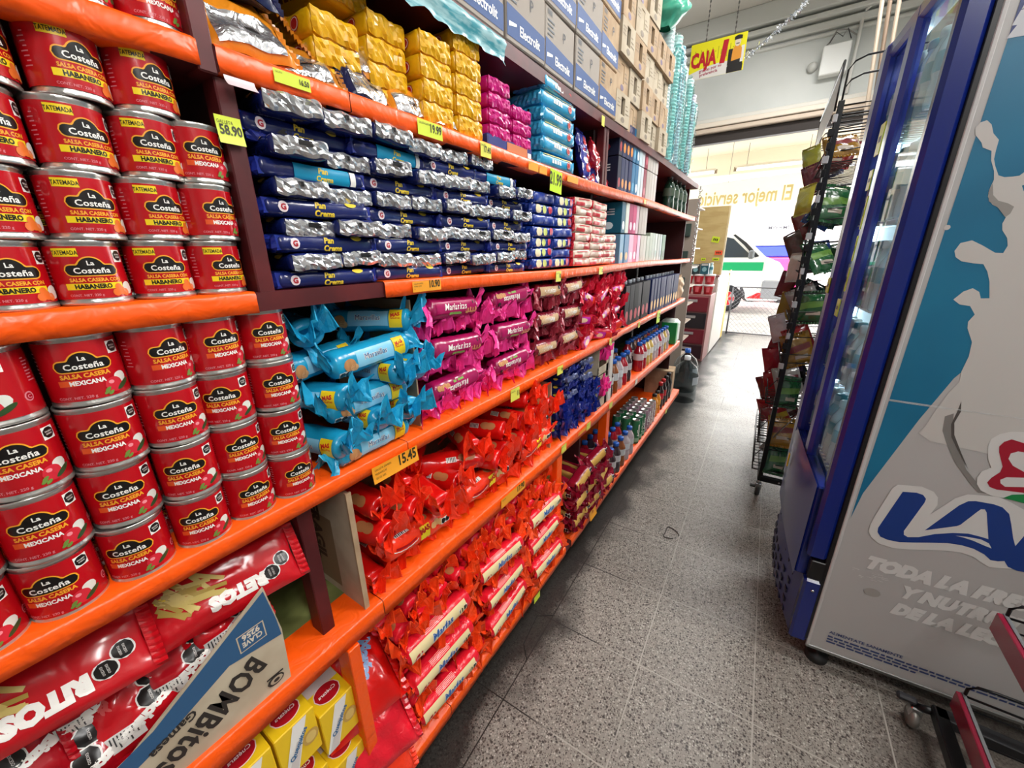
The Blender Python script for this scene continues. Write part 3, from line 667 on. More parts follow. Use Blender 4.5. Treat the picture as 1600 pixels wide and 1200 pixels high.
def dec_red_mas(mb, D_, L, W, H, rr):
    f1, f2, f3 = D_(.0006), D_(.0011), D_(.0016)
    mb.strip(f1, -.004, .030, -.016, .022, M('FFE21E', .35), 6, 3); mb.text('MAS', .013, f2, M('B80F14', .4), .013, .004, bold=.07, rot=.15)
    mb.strip(f1, -L * .36, -L * .05, lambda u: -.012 + 6 * (u + L * .2) ** 2, lambda u: -.0095 + 6 * (u + L * .2) ** 2, WHT, 12); mb.strip(f2, -L * .33, -L * .08, lambda u: -.005 + 5 * (u + L * .2) ** 2, lambda u: .001 + 5 * (u + L * .2) ** 2, M('B00C14', .3), 10)
    for k in range(3): mb.ell(f1, L * .17 + .012 * k, .006 + .005 * (k % 2), .010, .009, M('D9A86A', .5), 8)
    octs(mb, f1, f2, L * .31, .002, .0075)
    mb.strip(f1, -L * .3, -L * .12, .030, .044, WHT, 5, 1)
    for k in range(7): mb.strip(f2, -L * .29 + k * .005, -L * .29 + k * .005 + .0026, .031, .043, BLKL, 1, 1)
    for k in range(2): mb.ell(f1, .02 + .05 * k, .045, .020, .013, M('B87848', .5), 10)
def dec_marias(mb, D_, L, W, H, rr):
    f1, f2, f3 = D_(.0005), D_(.0009), D_(.0013)
    mb.strip(f1, -L * .42, L * .34, -.026, .024, M('EBD9A4', .4), 12, 3)
    mb.text('Marías', .023, f2, WHT, -.002, -.010, bold=.09, shear=.15); mb.text('Marías', .023, f3, M('1C5CA8', .35), -.002, -.008, bold=.03, shear=.15)
    mb.ell(f2, -L * .33, -.006, .016, .009, M('B8121C', .4), 10, tilt=.15); mb.text('Gamesa', .006, f3, WHT, -L * .33, -.0095, bold=.04, shear=.15, rot=.15)
    octs(mb, f1, f2, L * .26, -.002, .0078)
    for k in range(5): mb.strip(f1, -L * .2, L * .05, .028 + .0042 * k, .0295 + .0042 * k, M('F4B8B0', .5), 3)
def dec_plain(mb, D_, L, W, H, rr):
    f1, f2 = D_(.0006), D_(.0011)
    mb.strip(f1, -.02, .012, .018, .034, WHT, 5, 2)
    for k in range(6): mb.strip(f2, -.018 + k * .0048, -.0155 + k * .0048, .019, .033, BLKL, 1, 1)
    for k in range(2): mb.ell(f1, .035 + .02 * k, .030, .018, .013, M('B87848', .5), 10)
def dec_bran(mb, D_, L, W, H, rr):
    f1, f2, f3 = D_(.0006), D_(.0011), D_(.0016)
    mb.strip(f1, -L * .36, L * .30, lambda u: -.016, lambda u: .026, M('D9A850', .5, bump=.3, bscale=160), 12, 4)
    octs(mb, f2, f3, L * .32, .012, .0065)
def dec_purple(mb, D_, L, W, H, rr):
    f1, f2, f3 = D_(.0006), D_(.0011), D_(.0016)
    mb.strip(f1, -L * .32, L * .1, -.016, .016, M('C02CA0', .3), 10, 3); mb.ell(f2, -.03, 0, .03, .010, M('E6C8A0', .4), 10)
    mb.strip(f1, L * .12, L * .36, -.018, .018, M('E23A28', .3), 6, 3)
def dec_brick(c1, txt, tc, c2=None):
    def f(mb, D_, L, W, H, rr):
        f1, f2, f3 = D_(.0005), D_(.0009), D_(.0013)
        mb.ell(f1, L * .30, 0, .014, .011, M('B8181C', .4), 10); mb.ell(f2, L * .30, 0, .012, .009, M('E6E0DC', .4), 10); mb.ell(f3, L * .30, 0, .0105, .0075, M('B8181C', .4), 10)
        [mb.strip(f1, -.045 + .016 * k, -.033 + .016 * k, -H * .14, H * .12, tc, 2) for k in range(4)]
        if c2: mb.strip(f1, -L * .42, L * .42, H * .32, H * .46, c2, 8)
    return f
RW = M('DC1410', .22, bump=.2, bscale=35, coat=.35); RE = M('FF3C1A', .2, bump=.3, bscale=70, coat=.2); RE2 = M('E81C30', .22, bump=.3, bscale=60, coat=.2); ORE = M('FF5420', .22, bump=.3, bscale=60, coat=.2)
TQ = M('1C9CC8', .24, bump=.15, bscale=40, coat=.3); TQE = M('22A8D6', .22, bump=.3, bscale=60, coat=.2)
BUR = M('7C1428', .24, bump=.15, bscale=40, coat=.3); BURE = M('A03040', .2, bump=.3, bscale=60, coat=.4); CRI = M('8E1028', .22, bump=.25, bscale=40, coat=.4); CRIE = M('A01434', .2, bump=.3, bscale=60, coat=.4)
YB = M('E4AE10', .32, bump=.25, bscale=30, coat=.2); MG = M('C8127C', .3, bump=.2, bscale=30, coat=.2); CY = M('2C9CC8', .28, bump=.2, bscale=30, coat=.3)
BL2 = M('1B3890', .28, bump=.3, bscale=30, coat=.3); CRM = M('D9C0AC', .3, bump=.35, bscale=40, coat=.3)
KIND = {
 'crema_side': lambda s: make_pack(.192, .10, .031, 5, NAVY, NAVY_L, 'fold', .0022, s, dec_crema(s % 5 == 4)),
 'crema_end': lambda s: make_pack(.20, .098, .031, 5, NAVY, SILV, 'fold', .0018, s, dec_crema(False), ends=(1,)),
 'mari_side': lambda s: make_pack(.22, .055, .055, 2.2, MAGD, MAGE_L, 'bow', .0015, s, dec_mari('Marianitas', M('A81858', .25), M('7FA850', .4), s % 2 == 1), ribs=.0006),
 'mari_end': lambda s: make_pack(.22, .056, .050, 2.4, MAGE, MAGE_L, 'bow', .003, s, None, ends=(1,), finl=.03, flare=1.5),
 'burg_side': lambda s: make_pack(.20, .055, .055, 2.2, BUR, BURE, 'bow', .0015, s, dec_mari('Marianitas', M('C4A078', .3), M('B03040', .4), s % 2 == 1), ribs=.0006),
 'burg_end': lambda s: make_pack(.22, .056, .052, 2.4, BUR, BURE, 'bow', .003, s, None, ends=(1,), finl=.03, flare=1.5),
 'turq_side': lambda s: make_pack(.235, .062, .058, 2.3, TQ, TQE, 'bow', .0018, s, dec_blue_roll, ribs=.0005, finl=.026),
 'turq_end': lambda s: make_pack(.24, .064, .055, 2.4, TQ, TQE, 'bow', .003, s, dec_blue_roll, finl=.032, flare=1.3),
 'red_side': lambda s: make_pack(.26, .066, .066, 2.2, RE, RE, 'bow', .0018, s, dec_red_mas, ribs=.0006, finl=.028),
 'red_end': lambda s: make_pack(.25, .068, .064, 2.3, RW, RE, 'bow', .003, s, dec_plain, finl=.032, flare=1.4),
 'maria_side': lambda s: make_pack(.29, .064, .064, 2.2, RE2, ORE, 'bow', .0015, s, dec_marias, ribs=.0006, finl=.026),
 'maria_end': lambda s: make_pack(.24, .062, .060, 2.3, RE2, ORE, 'bow', .003, s, dec_plain, finl=.034, flare=1.5),
 'bran_end': lambda s: make_pack(.24, .070, .056, 2.6, CRI, CRIE, 'bow', .003, s, dec_bran, finl=.03, flare=1.2),
 'bran_side': lambda s: make_pack(.22, .070, .056, 2.6, CRI, CRIE, 'bow', .003, s, dec_bran, finl=.03, flare=1.2),
 'purp_side': lambda s: make_pack(.21, .056, .055, 2.4, M('C01838', .22, bump=.25, bscale=50, coat=.4), M('D8203C', .2, bump=.3, bscale=60, coat=.4), 'bow', .003, s, dec_purple, finl=.03, flare=1.4),
 'navy_end': lambda s: make_pack(.22, .062, .048, 2.8, M('12206C', .22, bump=.3, bscale=50, coat=.4), M('1A2C8C', .2, bump=.3, bscale=60, coat=.4), 'bow', .003, s, dec_crema(False), ends=(1,), finl=.03, flare=1.3),
 'navy_flat': lambda s: make_pack(.24, .10, .04, 4, M('12206C', .22, bump=.3, bscale=50, coat=.4), NAVY_L if s % 2 else M('8C96C0', .25, .4), 'bow', .002, s, dec_crema(False), finl=.02, flare=.6),
 'yellow': lambda s: make_pack(.20, .10, .046, 5, YB, YB, 'fold', .003, s, dec_brick(YB, 'Surtido', M('6A3A10', .4)), ends=(1, -1)),
 'magenta': lambda s: make_pack(.20, .105, .036, 5, MG, MG, 'fold', .0028, s, None, ends=(1,)),
 'cyan': lambda s: make_pack(.22, .12, .042, 5, CY, CY, 'fold', .003, s, dec_brick(CY, 'Galletas', WHT, M('E0D080', .4))),
 'blue_brick': lambda s: make_pack(.135, .12, .036, 5, BL2, BL2, 'fold', .0035, s, None if s % 2 else (lambda mb, D_, L, W, H, rr: (mb.ell(D_(.0006), -.035, 0, .020, .014, M('E8D8B0', .4), 8), mb.ell(D_(.0006), .005, 0, .014, .013, M('C8D070', .4), 8), mb.ell(D_(.0008), .045, .002, .013, .012, M('C03048', .4), 8)))),
 'cream_brick': lambda s: make_pack(.16, .11, .036, 5, CRM, M('CC2030', .3, bump=.3), 'fold', .0035, s, (lambda mb, D_, L, W, H, rr: (mb.strip(D_(.0006), .02 if s % 2 else -.075, .075 if s % 2 else .0, -H * .44, -H * .05, M('CC2030', .3), 6), mb.strip(D_(.0006), -.05, .05, H * .2, H * .3, M('CC2030', .3), 6)))),
}
PK = {}
def pack(kind, var, name, label, loc, side=True, tilt=(0, 0), yaw=0, group=None, seal_label=None):
    key = (kind, var)
    if key not in PK: PK[key] = KIND[kind](var)
    body, seals = PK[key]
    t = thing(name, label, 'cookies', loc, (tilt[0], tilt[1], (0 if side else -PI / 2) + yaw), group)
    add('wrapper', body, t)
    for s_ in seals:
        o = add('end_seal', s_, t)
        if seal_label: o['label'] = seal_label
    return t
# ================================================================ STACKS OF PACKS
rnd = random.Random(11)
def layer(kind, side, y0, y1, zc, pitch, L, name, desc, li, nl, group, xf=-.712, jit=.004, nv=3, zf=None, tj=.03, yawj=.03, seal_label=None, xj=.006, lname=None):
    n = max(1, int(round((y1 - y0) / pitch))); p = (y1 - y0) / n
    for i in range(n):
        y = y0 + p * (i + .5) + rnd.uniform(-jit, jit)
        z = zc + (zf(y) if zf else 0) + rnd.uniform(-.0015, .0015)
        x = xf - L / 2 + rnd.uniform(-xj, xj)
        where = '%s layer, %s from the %s' % ((lname or rowname(li, nl)), (NTH[i] if i <= n // 2 else NTH[n - 1 - i]), ('can side' if i <= n // 2 else 'far side'))
        pack(kind, rnd.randrange(nv), name, desc + ', ' + where, (x, y, z), side, (rnd.uniform(-tj, tj), rnd.uniform(-tj, tj)) if not side else (rnd.uniform(-tj, tj), rnd.uniform(-tj, tj)), rnd.uniform(-yawj, yawj), group, seal_label)
# navy cream cookie wall
NL = 10; H_ = .0298
for li in range(NL):
    zc = 1.4455 + H_ * (li + .5)
    y1 = {9: .98, 8: 1.10}.get(li, 1.16); y0 = .352
    if li % 2 == 0: layer('crema_side', True, y0 - .005, y1, zc, .198, .10, 'cookie_pack', 'navy cream cookie pack lying lengthwise', li, NL, 'navy cream cookie packs', nv=5, xf=-.718, tj=.022, yawj=.05, xj=.010)
    else: layer('crema_end', False, y0 + .015, y1, zc, .104, .20, 'cookie_pack', 'navy cookie pack with silver end outward', li, NL, 'navy cream cookie packs', xf=-.706, nv=5, tj=.05, yawj=.09, jit=.006, xj=.014, seal_label='crinkled silver end seal')
pack('crema_side', 4, 'cookie_pack', 'navy pack with teal band lying deep beside the post', (-.83, .40, 1.69), False, (0, 0), 0, 'navy cream cookie packs')
# blue brick packs, cream brick packs
for li in range(7):
    layer('blue_brick', True, 1.20, 1.50, 1.4455 + .036 * (li + .5), .15, .12, 'cracker_pack', 'blue cracker brick with printed biscuits', li, 7, 'blue cracker bricks', nv=3, xf=-.715)
for li in range(8):
    layer('cream_brick', True, 1.525, 1.86 + (.14 if li < 4 else 0), 1.4455 + .033 * (li + .5), .165, .11, 'wafer_pack', 'cream and red foil wafer brick', li, 8, 'cream and red wafer bricks', nv=4, xf=-.712, xj=.003)
# top orange shelf: yellow bricks, magenta and cyan bricks
ZT = lambda y: SH['A'](y) + .002
for (y, n, L_) in ((.545, 3, 0), (.665, 4, 0), (.775, 4, 0), (.885, 5, 0)):
    hh = .0425
    for k in range(n):
        pack('yellow', rnd.randrange(3), 'cookie_pack', 'yellow biscuit brick on the top shelf, %s of the %s' % (ORD[k] if k < n - 1 else 'top', {.545: 'stack nearest the post', .665: 'second stack', .775: 'third stack', .885: 'stack beside the magenta packs'}[y]), (-.815 - (.03 if y < .7 else .0), y, ZT(y) + .023 + k * hh), False, (0, 0), rnd.uniform(-.05, .05), 'yellow biscuit bricks')
pack('yellow', 1, 'cookie_pack', 'yellow biscuit brick pushed deep at the top of the pile', (-.88, .60, ZT(.6) + .023 + 4 * .0425), False, (0, 0), .1, 'yellow biscuit bricks')
for (y, n) in ((1.03, 4), (1.145, 3)):
    for k in range(n): pack('magenta', k % 3, 'cookie_pack', 'magenta wrapped brick, %s of the %s' % (rowname(k, n), 'tall stack' if y < 1.1 else 'short stack beside the light blue bricks'), (-.825, y, ZT(y) + .044 + k * .0365), False, (0, 0), 0, 'magenta bricks')
mb = MB(); mb.box((-.86, .97, 0), (-.72, 1.20, .036), M('1E2A78', .35, coat=.3), .003)
mb.box((-.7195, 1.06, .006), (-.719, 1.17, .030), M('C87848', .4)); mb.box((-.7185, 1.172, .004), (-.718, 1.192, .02), WHT); single('cracker_box', mb, 'flat navy cracker box lying under the magenta bricks', 'box', (0, 0, ZT(1.1)))
for k in range(6): pack('cyan', k % 3, 'cookie_pack', 'light blue glossy biscuit brick on the top shelf, %s of its stack' % rowname(k, 6), (-.705 - .055, 1.35, ZT(1.35) + .022 + k * .0418), True, (0, rnd.uniform(-.06, .06)), rnd.uniform(-.06, .06), 'light blue biscuit bricks')
for k in range(5): pack('cyan', k % 3, 'cookie_pack', 'light blue brick half hidden behind the front stack', (-.88, 1.30, ZT(1.35) + .022 + k * .0418), True, (0, 0), 0, 'light blue bricks behind the front stack')
# loose foil bags, orange and silver pouches
def pouch(name, label, loc, rot, sx, sy, sz, c1, c2, seed, cat='snack bag', txt=None, group=None, tc=None, art=None, octn=0, fin=None, n=18, pl=.9):
    """pillow bag lying flat: x = width, y = height, z = thickness"""
    mb = MB(); r = random.Random(seed); vs = []; 
    def S(u, v, side, off=0):
        e = max(0, (1 - abs(u) ** 2.6)) ** .5 * max(0, (1 - abs(v) ** 3.2)) ** .5
        w = noise.noise(Vector((u * 2.6, v * 2.6, seed * 3.1))) * .22 + noise.noise(Vector((u * 7, v * 7, seed))) * .12 * (1.25 - e)
        ru = 1 - .05 * abs(v) ** 2 * (1 - abs(u)) ; 
        return Vector((u * sx / 2 * (1 - .06 * e), v * sy / 2 * ru, side * (sz / 2 * e * (pl + w) + .0006 + off) + .18 * sz * noise.noise(Vector((u * 1.8 + 9, v * 1.8, seed)))))
    for side in (1, -1):
        vs = [S(-1 + 2 * i / n, -1 + 2 * j / n, side) for i in range(n + 1) for j in range(n + 1)]
        k = n + 1; mb.add(vs, [((i * k + j, (i + 1) * k + j, (i + 1) * k + j + 1, i * k + j + 1) if side > 0 else (i * k + j + 1, (i + 1) * k + j + 1, (i + 1) * k + j, i * k + j)) for i in range(n) for j in range(n)], c1 if side > 0 else (c2 or c1), True)
    F = lambda off: (lambda u, v: S(max(-.99, min(.99, u / (sx / 2))), max(-.99, min(.99, v / (sy / 2))), 1, off))
    f1, f2, f3 = F(.0012), F(.0020), F(.0028)
    if art: art(mb, f1, f2, f3, sx, sy)
    if txt: mb.text(txt[0], txt[1], f2, tc or WHT, txt[2], txt[3], bold=.08, rot=txt[4] if len(txt) > 4 else 0, sx=.9)
    t = thing(name, label, cat, loc, rot, group); add('wrapper', mb, t)
    for sg in (1, -1):
        q = MB(); vs = []; m_ = 22
        for i in range(m_ + 1):
            u = -1 + 2 * i / m_; p = S(u, sg * .98, 1)
            for j in range(3): vs.append((p.x, sg * (sy / 2 * .97 + .010 * j * (sx + sy) * 2.2) * 1.0, p.z + (.0016 if j else 0) * (1 if i % 2 else -1) * 1.5))
        fs = [(3 * i + j, 3 * i + 3 + j, 3 * i + 4 + j, 3 * i + 1 + j) for i in range(m_) for j in range(2)]
        q.add(vs, fs, fin or c1); q.add([(x, y, z - .0012) for x, y, z in vs], fs, fin or c1); add('crimped_seal', q, t)
    return t
ORP = M('D8841C', .22, bump=.4, bscale=30, coat=.4); ORB = M('B8701C', .25, bump=.4, bscale=30, coat=.3); SIL2 = M('DCDCDE', .2, .9, bump=.5, bscale=45); NVB = M('1A1C44', .22, bump=.4, bscale=30, coat=.4)
def art_sil(mb, f1, f2, f3, sx, sy):
    mb.strip(f1, sx * .02, sx * .46, -sy * .40, sy * .36, SIL2, 8, 6); mb.strip(f2, sx * .2, sx * .26, -sy * .05, sy * .12, BLKL, 2, 2)
zt = ZT(.4)
Pch = [((-.76, .385, zt + .055), (.15, .95, .15), .115, .13, .05, ORP, 'orange foil pouch slumped over the shelf edge beside the post'),
       ((-.775, .385, zt + .135), (.1, .95, .05), .11, .12, .05, NVB, 'navy and silver pouch lying on the orange pouch beside the post'),
       ((-.76, .475, zt + .035), (.1, .75, -.1), .10, .12, .035, ORB, 'dull orange pouch lying low behind the shelf edge'),
       ((-.755, .60, zt + .040), (.0, .95, .15), .10, .12, .04, NVB, 'navy and silver pouch lying near the yellow price tag'),
       ((-.785, .575, zt + .095), (.15, .85, .1), .12, .15, .045, ORP, 'orange pouch with silver window on top of the loose pouches'),
       ((-.745, .70, zt + .035), (.05, .95, .0), .085, .11, .035, ORP, 'orange and silver pouch wedged against the yellow bricks'),
       ((-.735, .80, zt + .030), (.05, .95, .1), .075, .09, .03, ORB, 'pale orange pouch lying before the yellow bricks')]
for i, (l, r, a, b, c, m_, lab) in enumerate(Pch): pouch('foil_pouch', lab, l, r, a, b, c, m_, None, 20 + i, art=art_sil)
BR1 = M('28308C', .2, bump=.4, bscale=40, coat=.5); BR2 = M('B82430', .2, bump=.4, bscale=40, coat=.5)
def art_br(mb, f1, f2, f3, sx, sy):
    for k in range(4): mb.ell(f1, -sx * .3 + sx * .2 * k, sy * (.2 if k % 2 else -.2), sx * .13, sy * .16, BR2 if k != 2 else SIL2, 8)
for i, (y, z, r) in enumerate(((1.645, .06, .3), (1.70, .05, -.2), (1.66, .125, .1), (1.735, .10, .5), (1.80, .035, .1), (1.85, .04, -.3), (1.73, .04, .0))):
    pouch('foil_pouch', 'blue and red shiny pouch in the heap by the shelf post, %s one' % NTH[i], (-.745 - .01 * (i % 3), y, ZT(y) + z), (PI / 2 - .2, r, PI / 2 + r), .095, .12, .05, BR1 if i % 2 == 0 else BR2, None, 50 + i, art=art_br, group='blue and red pouches')
# lower can shelf continuation: turquoise, pink, burgundy, red and purple rolls
ZLf = lambda y: SH['L'](y)
for li, (kd, sd) in enumerate((('turq_end', 0), ('turq_side', 1), ('turq_end', 0), ('turq_side', 1))):
    pass
TQs = [('turq_side', 1, (-.742, .500, .030), (.0, .10), .03, 'roll lying along the shelf edge at the bottom'), ('turq_end', 0, (-.80, .40, .055), (0, .1), .25, 'roll end poking out low beside the cans'),
       ('turq_end', 0, (-.79, .50, .085), (0, -.1), .1, 'roll pointing outward, second layer near the cans'), ('turq_end', 0, (-.79, .60, .082), (0, -.1), -.1, 'roll pointing outward, second layer near the pink rolls'),
       ('turq_side', 1, (-.745, .505, .130), (.03, 0), -.05, 'roll lying lengthwise in the third layer'), ('turq_end', 0, (-.80, .41, .155), (0, .1), .4, 'roll sagging toward the cans at mid height'),
       ('turq_end', 0, (-.78, .56, .178), (0, -.05), .12, 'roll pointing outward in the fourth layer'), ('turq_end', 0, (-.785, .63, .176), (0, -.05), -.05, 'roll pointing outward in the fourth layer beside the pink rolls'),
       ('turq_side', 1, (-.742, .525, .228), (.08, 0), -.02, 'roll with yellow patch lying near the top'), ('turq_side', 1, (-.80, .43, .225), (.0, 0), .3, 'roll lying behind beside the cans'),
       ('turq_end', 0, (-.81, .60, .285), (0, -.2), .55, 'roll tipped diagonally on top of the pile'), ('turq_end', 0, (-.86, .645, .28), (0, 0), .1, 'roll behind the tipped one at the top'), ('turq_end', 0, (-.84, .42, .295), (0, .2), -.2, 'roll end on top beside the cans')]
for i, (kd, sd, l, tl, yw, lab) in enumerate(TQs):
    pack(kd, i % 3, 'cookie_roll', 'turquoise cookie ' + lab, (l[0], l[1], ZLf(l[1]) + l[2] + .002), bool(sd), tl, yw, 'turquoise cookie rolls')
mb = MB(); mb.box((-1.08, 0, 0), (-.735, .004, .335), CARD); single('cardboard_sheet', mb, 'cardboard divider standing between turquoise and pink rolls', 'cardboard', (0, .652, 1.062))
def rolls(ks, ke, y0, y1, n, desc, group, z0, zf, pitchE=.055, LS=.23, hh=.054, xf=-.712, start=0, nm='cookie_roll', nv=4, top_jit=.0, tj=.06, WS=.055, LE=.22):
    for li in range(n):
        zc = z0 + hh * (li + .5)
        if (li + start) % 2 == 0: layer(ke, False, y0, y1, zc, pitchE, LE, nm, desc[0], li, n, group, zf=zf, nv=nv, tj=tj, yawj=.14, xf=xf - .016, jit=.008, xj=.014)
        else: layer(ks, True, y0, y1, zc, LS, WS, nm, desc[1], li, n, group, zf=zf, nv=nv, tj=tj, yawj=.04, xf=xf + .006, jit=.006, xj=.008)
rolls('mari_side', 'mari_end', .66, 1.20, 6, ('pink roll with gathered end outward', 'pink roll with white lettering lengthwise'), 'pink cookie rolls', .004, ZLf, pitchE=.060, LS=.27)
rolls('burg_side', 'burg_end', 1.21, 1.62, 6, ('burgundy roll with gathered end outward', 'burgundy roll with white lettering lengthwise'), 'burgundy cookie rolls', .004, ZLf, pitchE=.066, LS=.205)
for li in range(6):
    layer('purp_side', li % 2 == 0, 1.63, 2.18, .028 + li * .05, .19 if li % 2 == 0 else .08, .056 if li % 2 == 0 else .21, 'cookie_roll', 'red and purple shiny cookie roll', li, 6, 'red and purple cookie rolls', zf=ZLf, nv=5, tj=.3, yawj=.35, jit=.015, xj=.015)
# fourth shelf: red rolls in an open crate
ZK = lambda y: SH['K'](y)
t = thing('open_crate', 'open cardboard crate holding the red rolls, FRAGIL printed inside', 'box', (0, 0, 0))
mb = MB(); mb.box((-1.10, .402, .674), (-.712, .410, 1.005), CARD2); mb.box((-.716, .400, .674), (-.711, .413, 1.006), CARD); 
mb.strip(lambda u, v: (u, .4015, v), -.94, -.80, .70, .90, M('8A7456', .8), 2); mb.text('FRAGIL', .040, lambda u, v: (u, .4010, v), M('4A3522', .7), -.885, .93, 'L', .05, rot=-PI / 2); mb.text('FRAGILE', .014, lambda u, v: (u, .4010, v), M('4A3522', .7), -.925, .93, 'L', .03, rot=-PI / 2); add('side_panel', mb, t)
mb = MB(); mb.box((-1.10, 1.378, .674), (-.73, 1.386, .98), CARD); add('side_panel', mb, t)
mb = MB(); mb.box((-1.105, .402, .674), (-1.098, 1.386, 1.0), CARD); add('back_panel', mb, t)
rolls('red_side', 'red_end', .425, 1.365, 2, ('red roll with gathered end outward in the crate', 'red roll with yellow patch lengthwise in the crate'), 'red crate rolls', .0, ZK, pitchE=.076, LS=.27, hh=.066, WS=.066, LE=.25, xf=-.705, tj=.10)
li = 2
for (l, sd, tl, yw) in (((-.80, .47, .165), 0, (0, .05), .2), ((-.81, .56, .170), 0, (0, .1), .35), ((-.76, .66, .175), 0, (0, .1), -.2), ((-.80, .75, .160), 0, (.1, .1), .1), ((-.775, .80, .20), 0, (0, .15), .9), ((-.77, .90, .172), 0, (0, .1), .25), ((-.79, 1.0, .168), 0, (0, .1), -.1), ((-.775, 1.08, .17), 0, (0, .1), .15), ((-.745, 1.22, .172), 1, (.05, 0), .0), ((-.80, 1.17, .178), 0, (0, 0), .1),
                        ((-.82, .49, .235), 0, (0, .25), .05), ((-.83, .60, .235), 0, (0, .2), -.25), ((-.80, .88, .245), 0, (0, .15), -.5), ((-.81, .985, .235), 0, (0, .1), .3), ((-.80, 1.10, .240), 0, (0, .1), .1), ((-.79, 1.19, .238), 0, (0, .1), -.05), ((-.785, 1.29, .238), 0, (0, .1), .05), ((-.86, .72, .24), 0, (0, .1), -.9),
                        ((-.81, 1.14, .30), 0, (0, .1), .35), ((-.82, 1.25, .30), 0, (0, .1), -.1), ((-.86, 1.02, .30), 1, (0, .1), .3)):
    pack('red_side' if sd else 'red_end', rnd.randrange(4), 'cookie_roll', 'red cookie roll tossed on the crate pile, ' + ('%s counted from the can side, upper heap' % NTH[li - 2]), (l[0], l[1], ZK(l[1]) + l[2]), bool(sd), tl, yw, 'loose red rolls on the crate'); li += 1
# navy rolls and flat navy packs past the crate, small carton with pink rolls
for k in range(4):
    layer('navy_end', False, 1.44, 1.86, .026 + k * .046, .066, .22, 'cookie_roll', 'navy roll with bow end outward', k, 4, 'navy cookie rolls', zf=ZK, nv=3, tj=.1, yawj=.12, xj=.012)
for k in range(4):
    for j in range(2): pack('navy_flat', (k + j) % 2, 'cookie_pack', 'navy flat pack stacked above the bow-end rolls, %s layer of the %s pile' % (NTH[k], ['near', 'far'][j]), (-.83, 1.52 + .17 * j, ZK(1.6) + .20 + k * .038), False, (0, 0), 0, 'navy flat packs')
def carton_open(name, label, y0, y1, z0, z1, x0=-1.05, x1=-.715, m_=None, hole=True):
    t = thing(name, label, 'box', (0, 0, 0)); m_ = m_ or CARD2
    mb = MB(); e = .004
    mb.box((x0, y0, z0), (x1, y1, z0 + e), m_); mb.box((x0, y0, z0), (x1, y0 + e, z1), m_); mb.box((x0, y1 - e, z0), (x1, y1, z1), m_); mb.box((x0, y0, z0), (x0 + e, y1, z1), m_)
    mb.box((x1 - e, y0, z0), (x1, y1, z0 + (z1 - z0) * .28), m_); mb.box((x1 - e, y1 - .03, z0), (x1, y1, z1), m_); mb.box((x1 - e, y0, z1 - .02), (x1, y1, z1), m_); add('carton_wall', mb, t); return t
z_ = ZK(1.95)
carton_open('carton', 'small open carton of pink rolls, lower of two', 1.875, 2.02, z_ + .002, z_ + .19)
carton_open('carton', 'small open carton of pink rolls, upper of two', 1.875, 2.02, z_ + .195, z_ + .36)
for k, (y, z) in enumerate(((1.92, .09), (1.97, .10), (1.93, .14), (1.93, .29), (1.97, .32))): pack('mari_end', k % 3, 'cookie_roll', 'pink roll showing through the cut-out of the %s carton, %s one' % ('lower' if k < 3 else 'upper', NTH[k % 3]), (-.81, y, z_ + z), False, (0, 0), .1, 'pink rolls in the cartons')
# bottom shelf: cream and red rolls, then crimson packs
ZB = lambda y: SH['B'](y)
for li in range(7):
    zc = .006 + .060 * (li + .5)
    if li % 2 == 0: layer('maria_end', False, .46, 1.40, zc, .080, .24, 'cookie_roll', 'orange-red roll with gathered end out, bottom shelf', li, 7, 'bottom shelf red rolls', zf=ZB, nv=4, tj=.2, yawj=.25, xf=-.662 - .004 * li, jit=.01, xj=.012)
    else: layer('maria_side', True, .45, 1.41, zc, .30, .060, 'cookie_roll', 'cream and red roll with blue script lengthwise', li, 7, 'bottom shelf cream and red rolls', zf=ZB, nv=4, tj=.10, yawj=.05, xf=-.645 - .004 * li, jit=.012)
for k in range(12):
    pack('maria_end', k % 4, 'cookie_roll', 'red roll lying inward on top of the bottom shelf pile, %s from the can side' % NTH[k], (-.83 + rnd.uniform(-.02, .02), .47 + k * .079, ZB(.9) + .43), False, (0, .05), rnd.uniform(-.2, .2), 'top red rolls of the bottom shelf')
for li in range(6):
    layer('bran_end' if li % 2 == 0 else 'bran_side', li % 2 == 1, 1.50, 2.05 - .02 * li, .03 + li * .052, .078 if li % 2 == 0 else .19, .24 if li % 2 == 0 else .07, 'cracker_pack', 'crimson pack with golden bran print', li, 6, 'crimson bran packs', zf=ZB, nv=4, tj=.14, yawj=.14, xf=-.655, jit=.012, xj=.012)
# ================================================================ SNACK BAGS, PRINTED CARTON, YELLOW BOXES
BAGR = M('C4101C', .22, bump=.35, bscale=18, coat=.4); BAGD = M('A80C1A', .22, bump=.35, bscale=18, coat=.4); FRY = M('D8C070', .4); FRY2 = M('B89A48', .4)
def art_fries(mb, f1, f2, f3, sx, sy):
    r = random.Random(4)
    for k in range(26):
        a = r.uniform(.4, 1.5); cx = r.uniform(-.28, .10) * sx; cy = r.uniform(-.30, -.02) * sy; l = .024; w = .0036
        ca, sa = math.cos(a), math.sin(a)
        mb.strip(lambda u, v, cx=cx, cy=cy, ca=ca, sa=sa: (f1 if k % 2 else f2)(cx + u * ca - v * sa, cy + u * sa + v * ca), -l, l, -w, w, FRY if k % 3 else FRY2, 4)
    mb.ell(f1, -.22 * sx, -.30 * sy, .05 * sx, .05 * sy, YEL, 8)
    w = M('E6E4E0', .4); c = (sx * .12, sy * .36)
    for (dx, dy) in ((0, .012), (.016, -.012)):
        mb.ell(f1, c[0] + dx - .01, c[1] + dy, .0150, .0150, w, 8); mb.octo(f2, c[0] + dx - .01, c[1] + dy, .0125, BLKL)
        for q in range(2): mb.text('EXCESO', .0030, f3, M('C8C4C0', .4), c[0] + dx - .01, c[1] + dy + .001 - .006 * q)
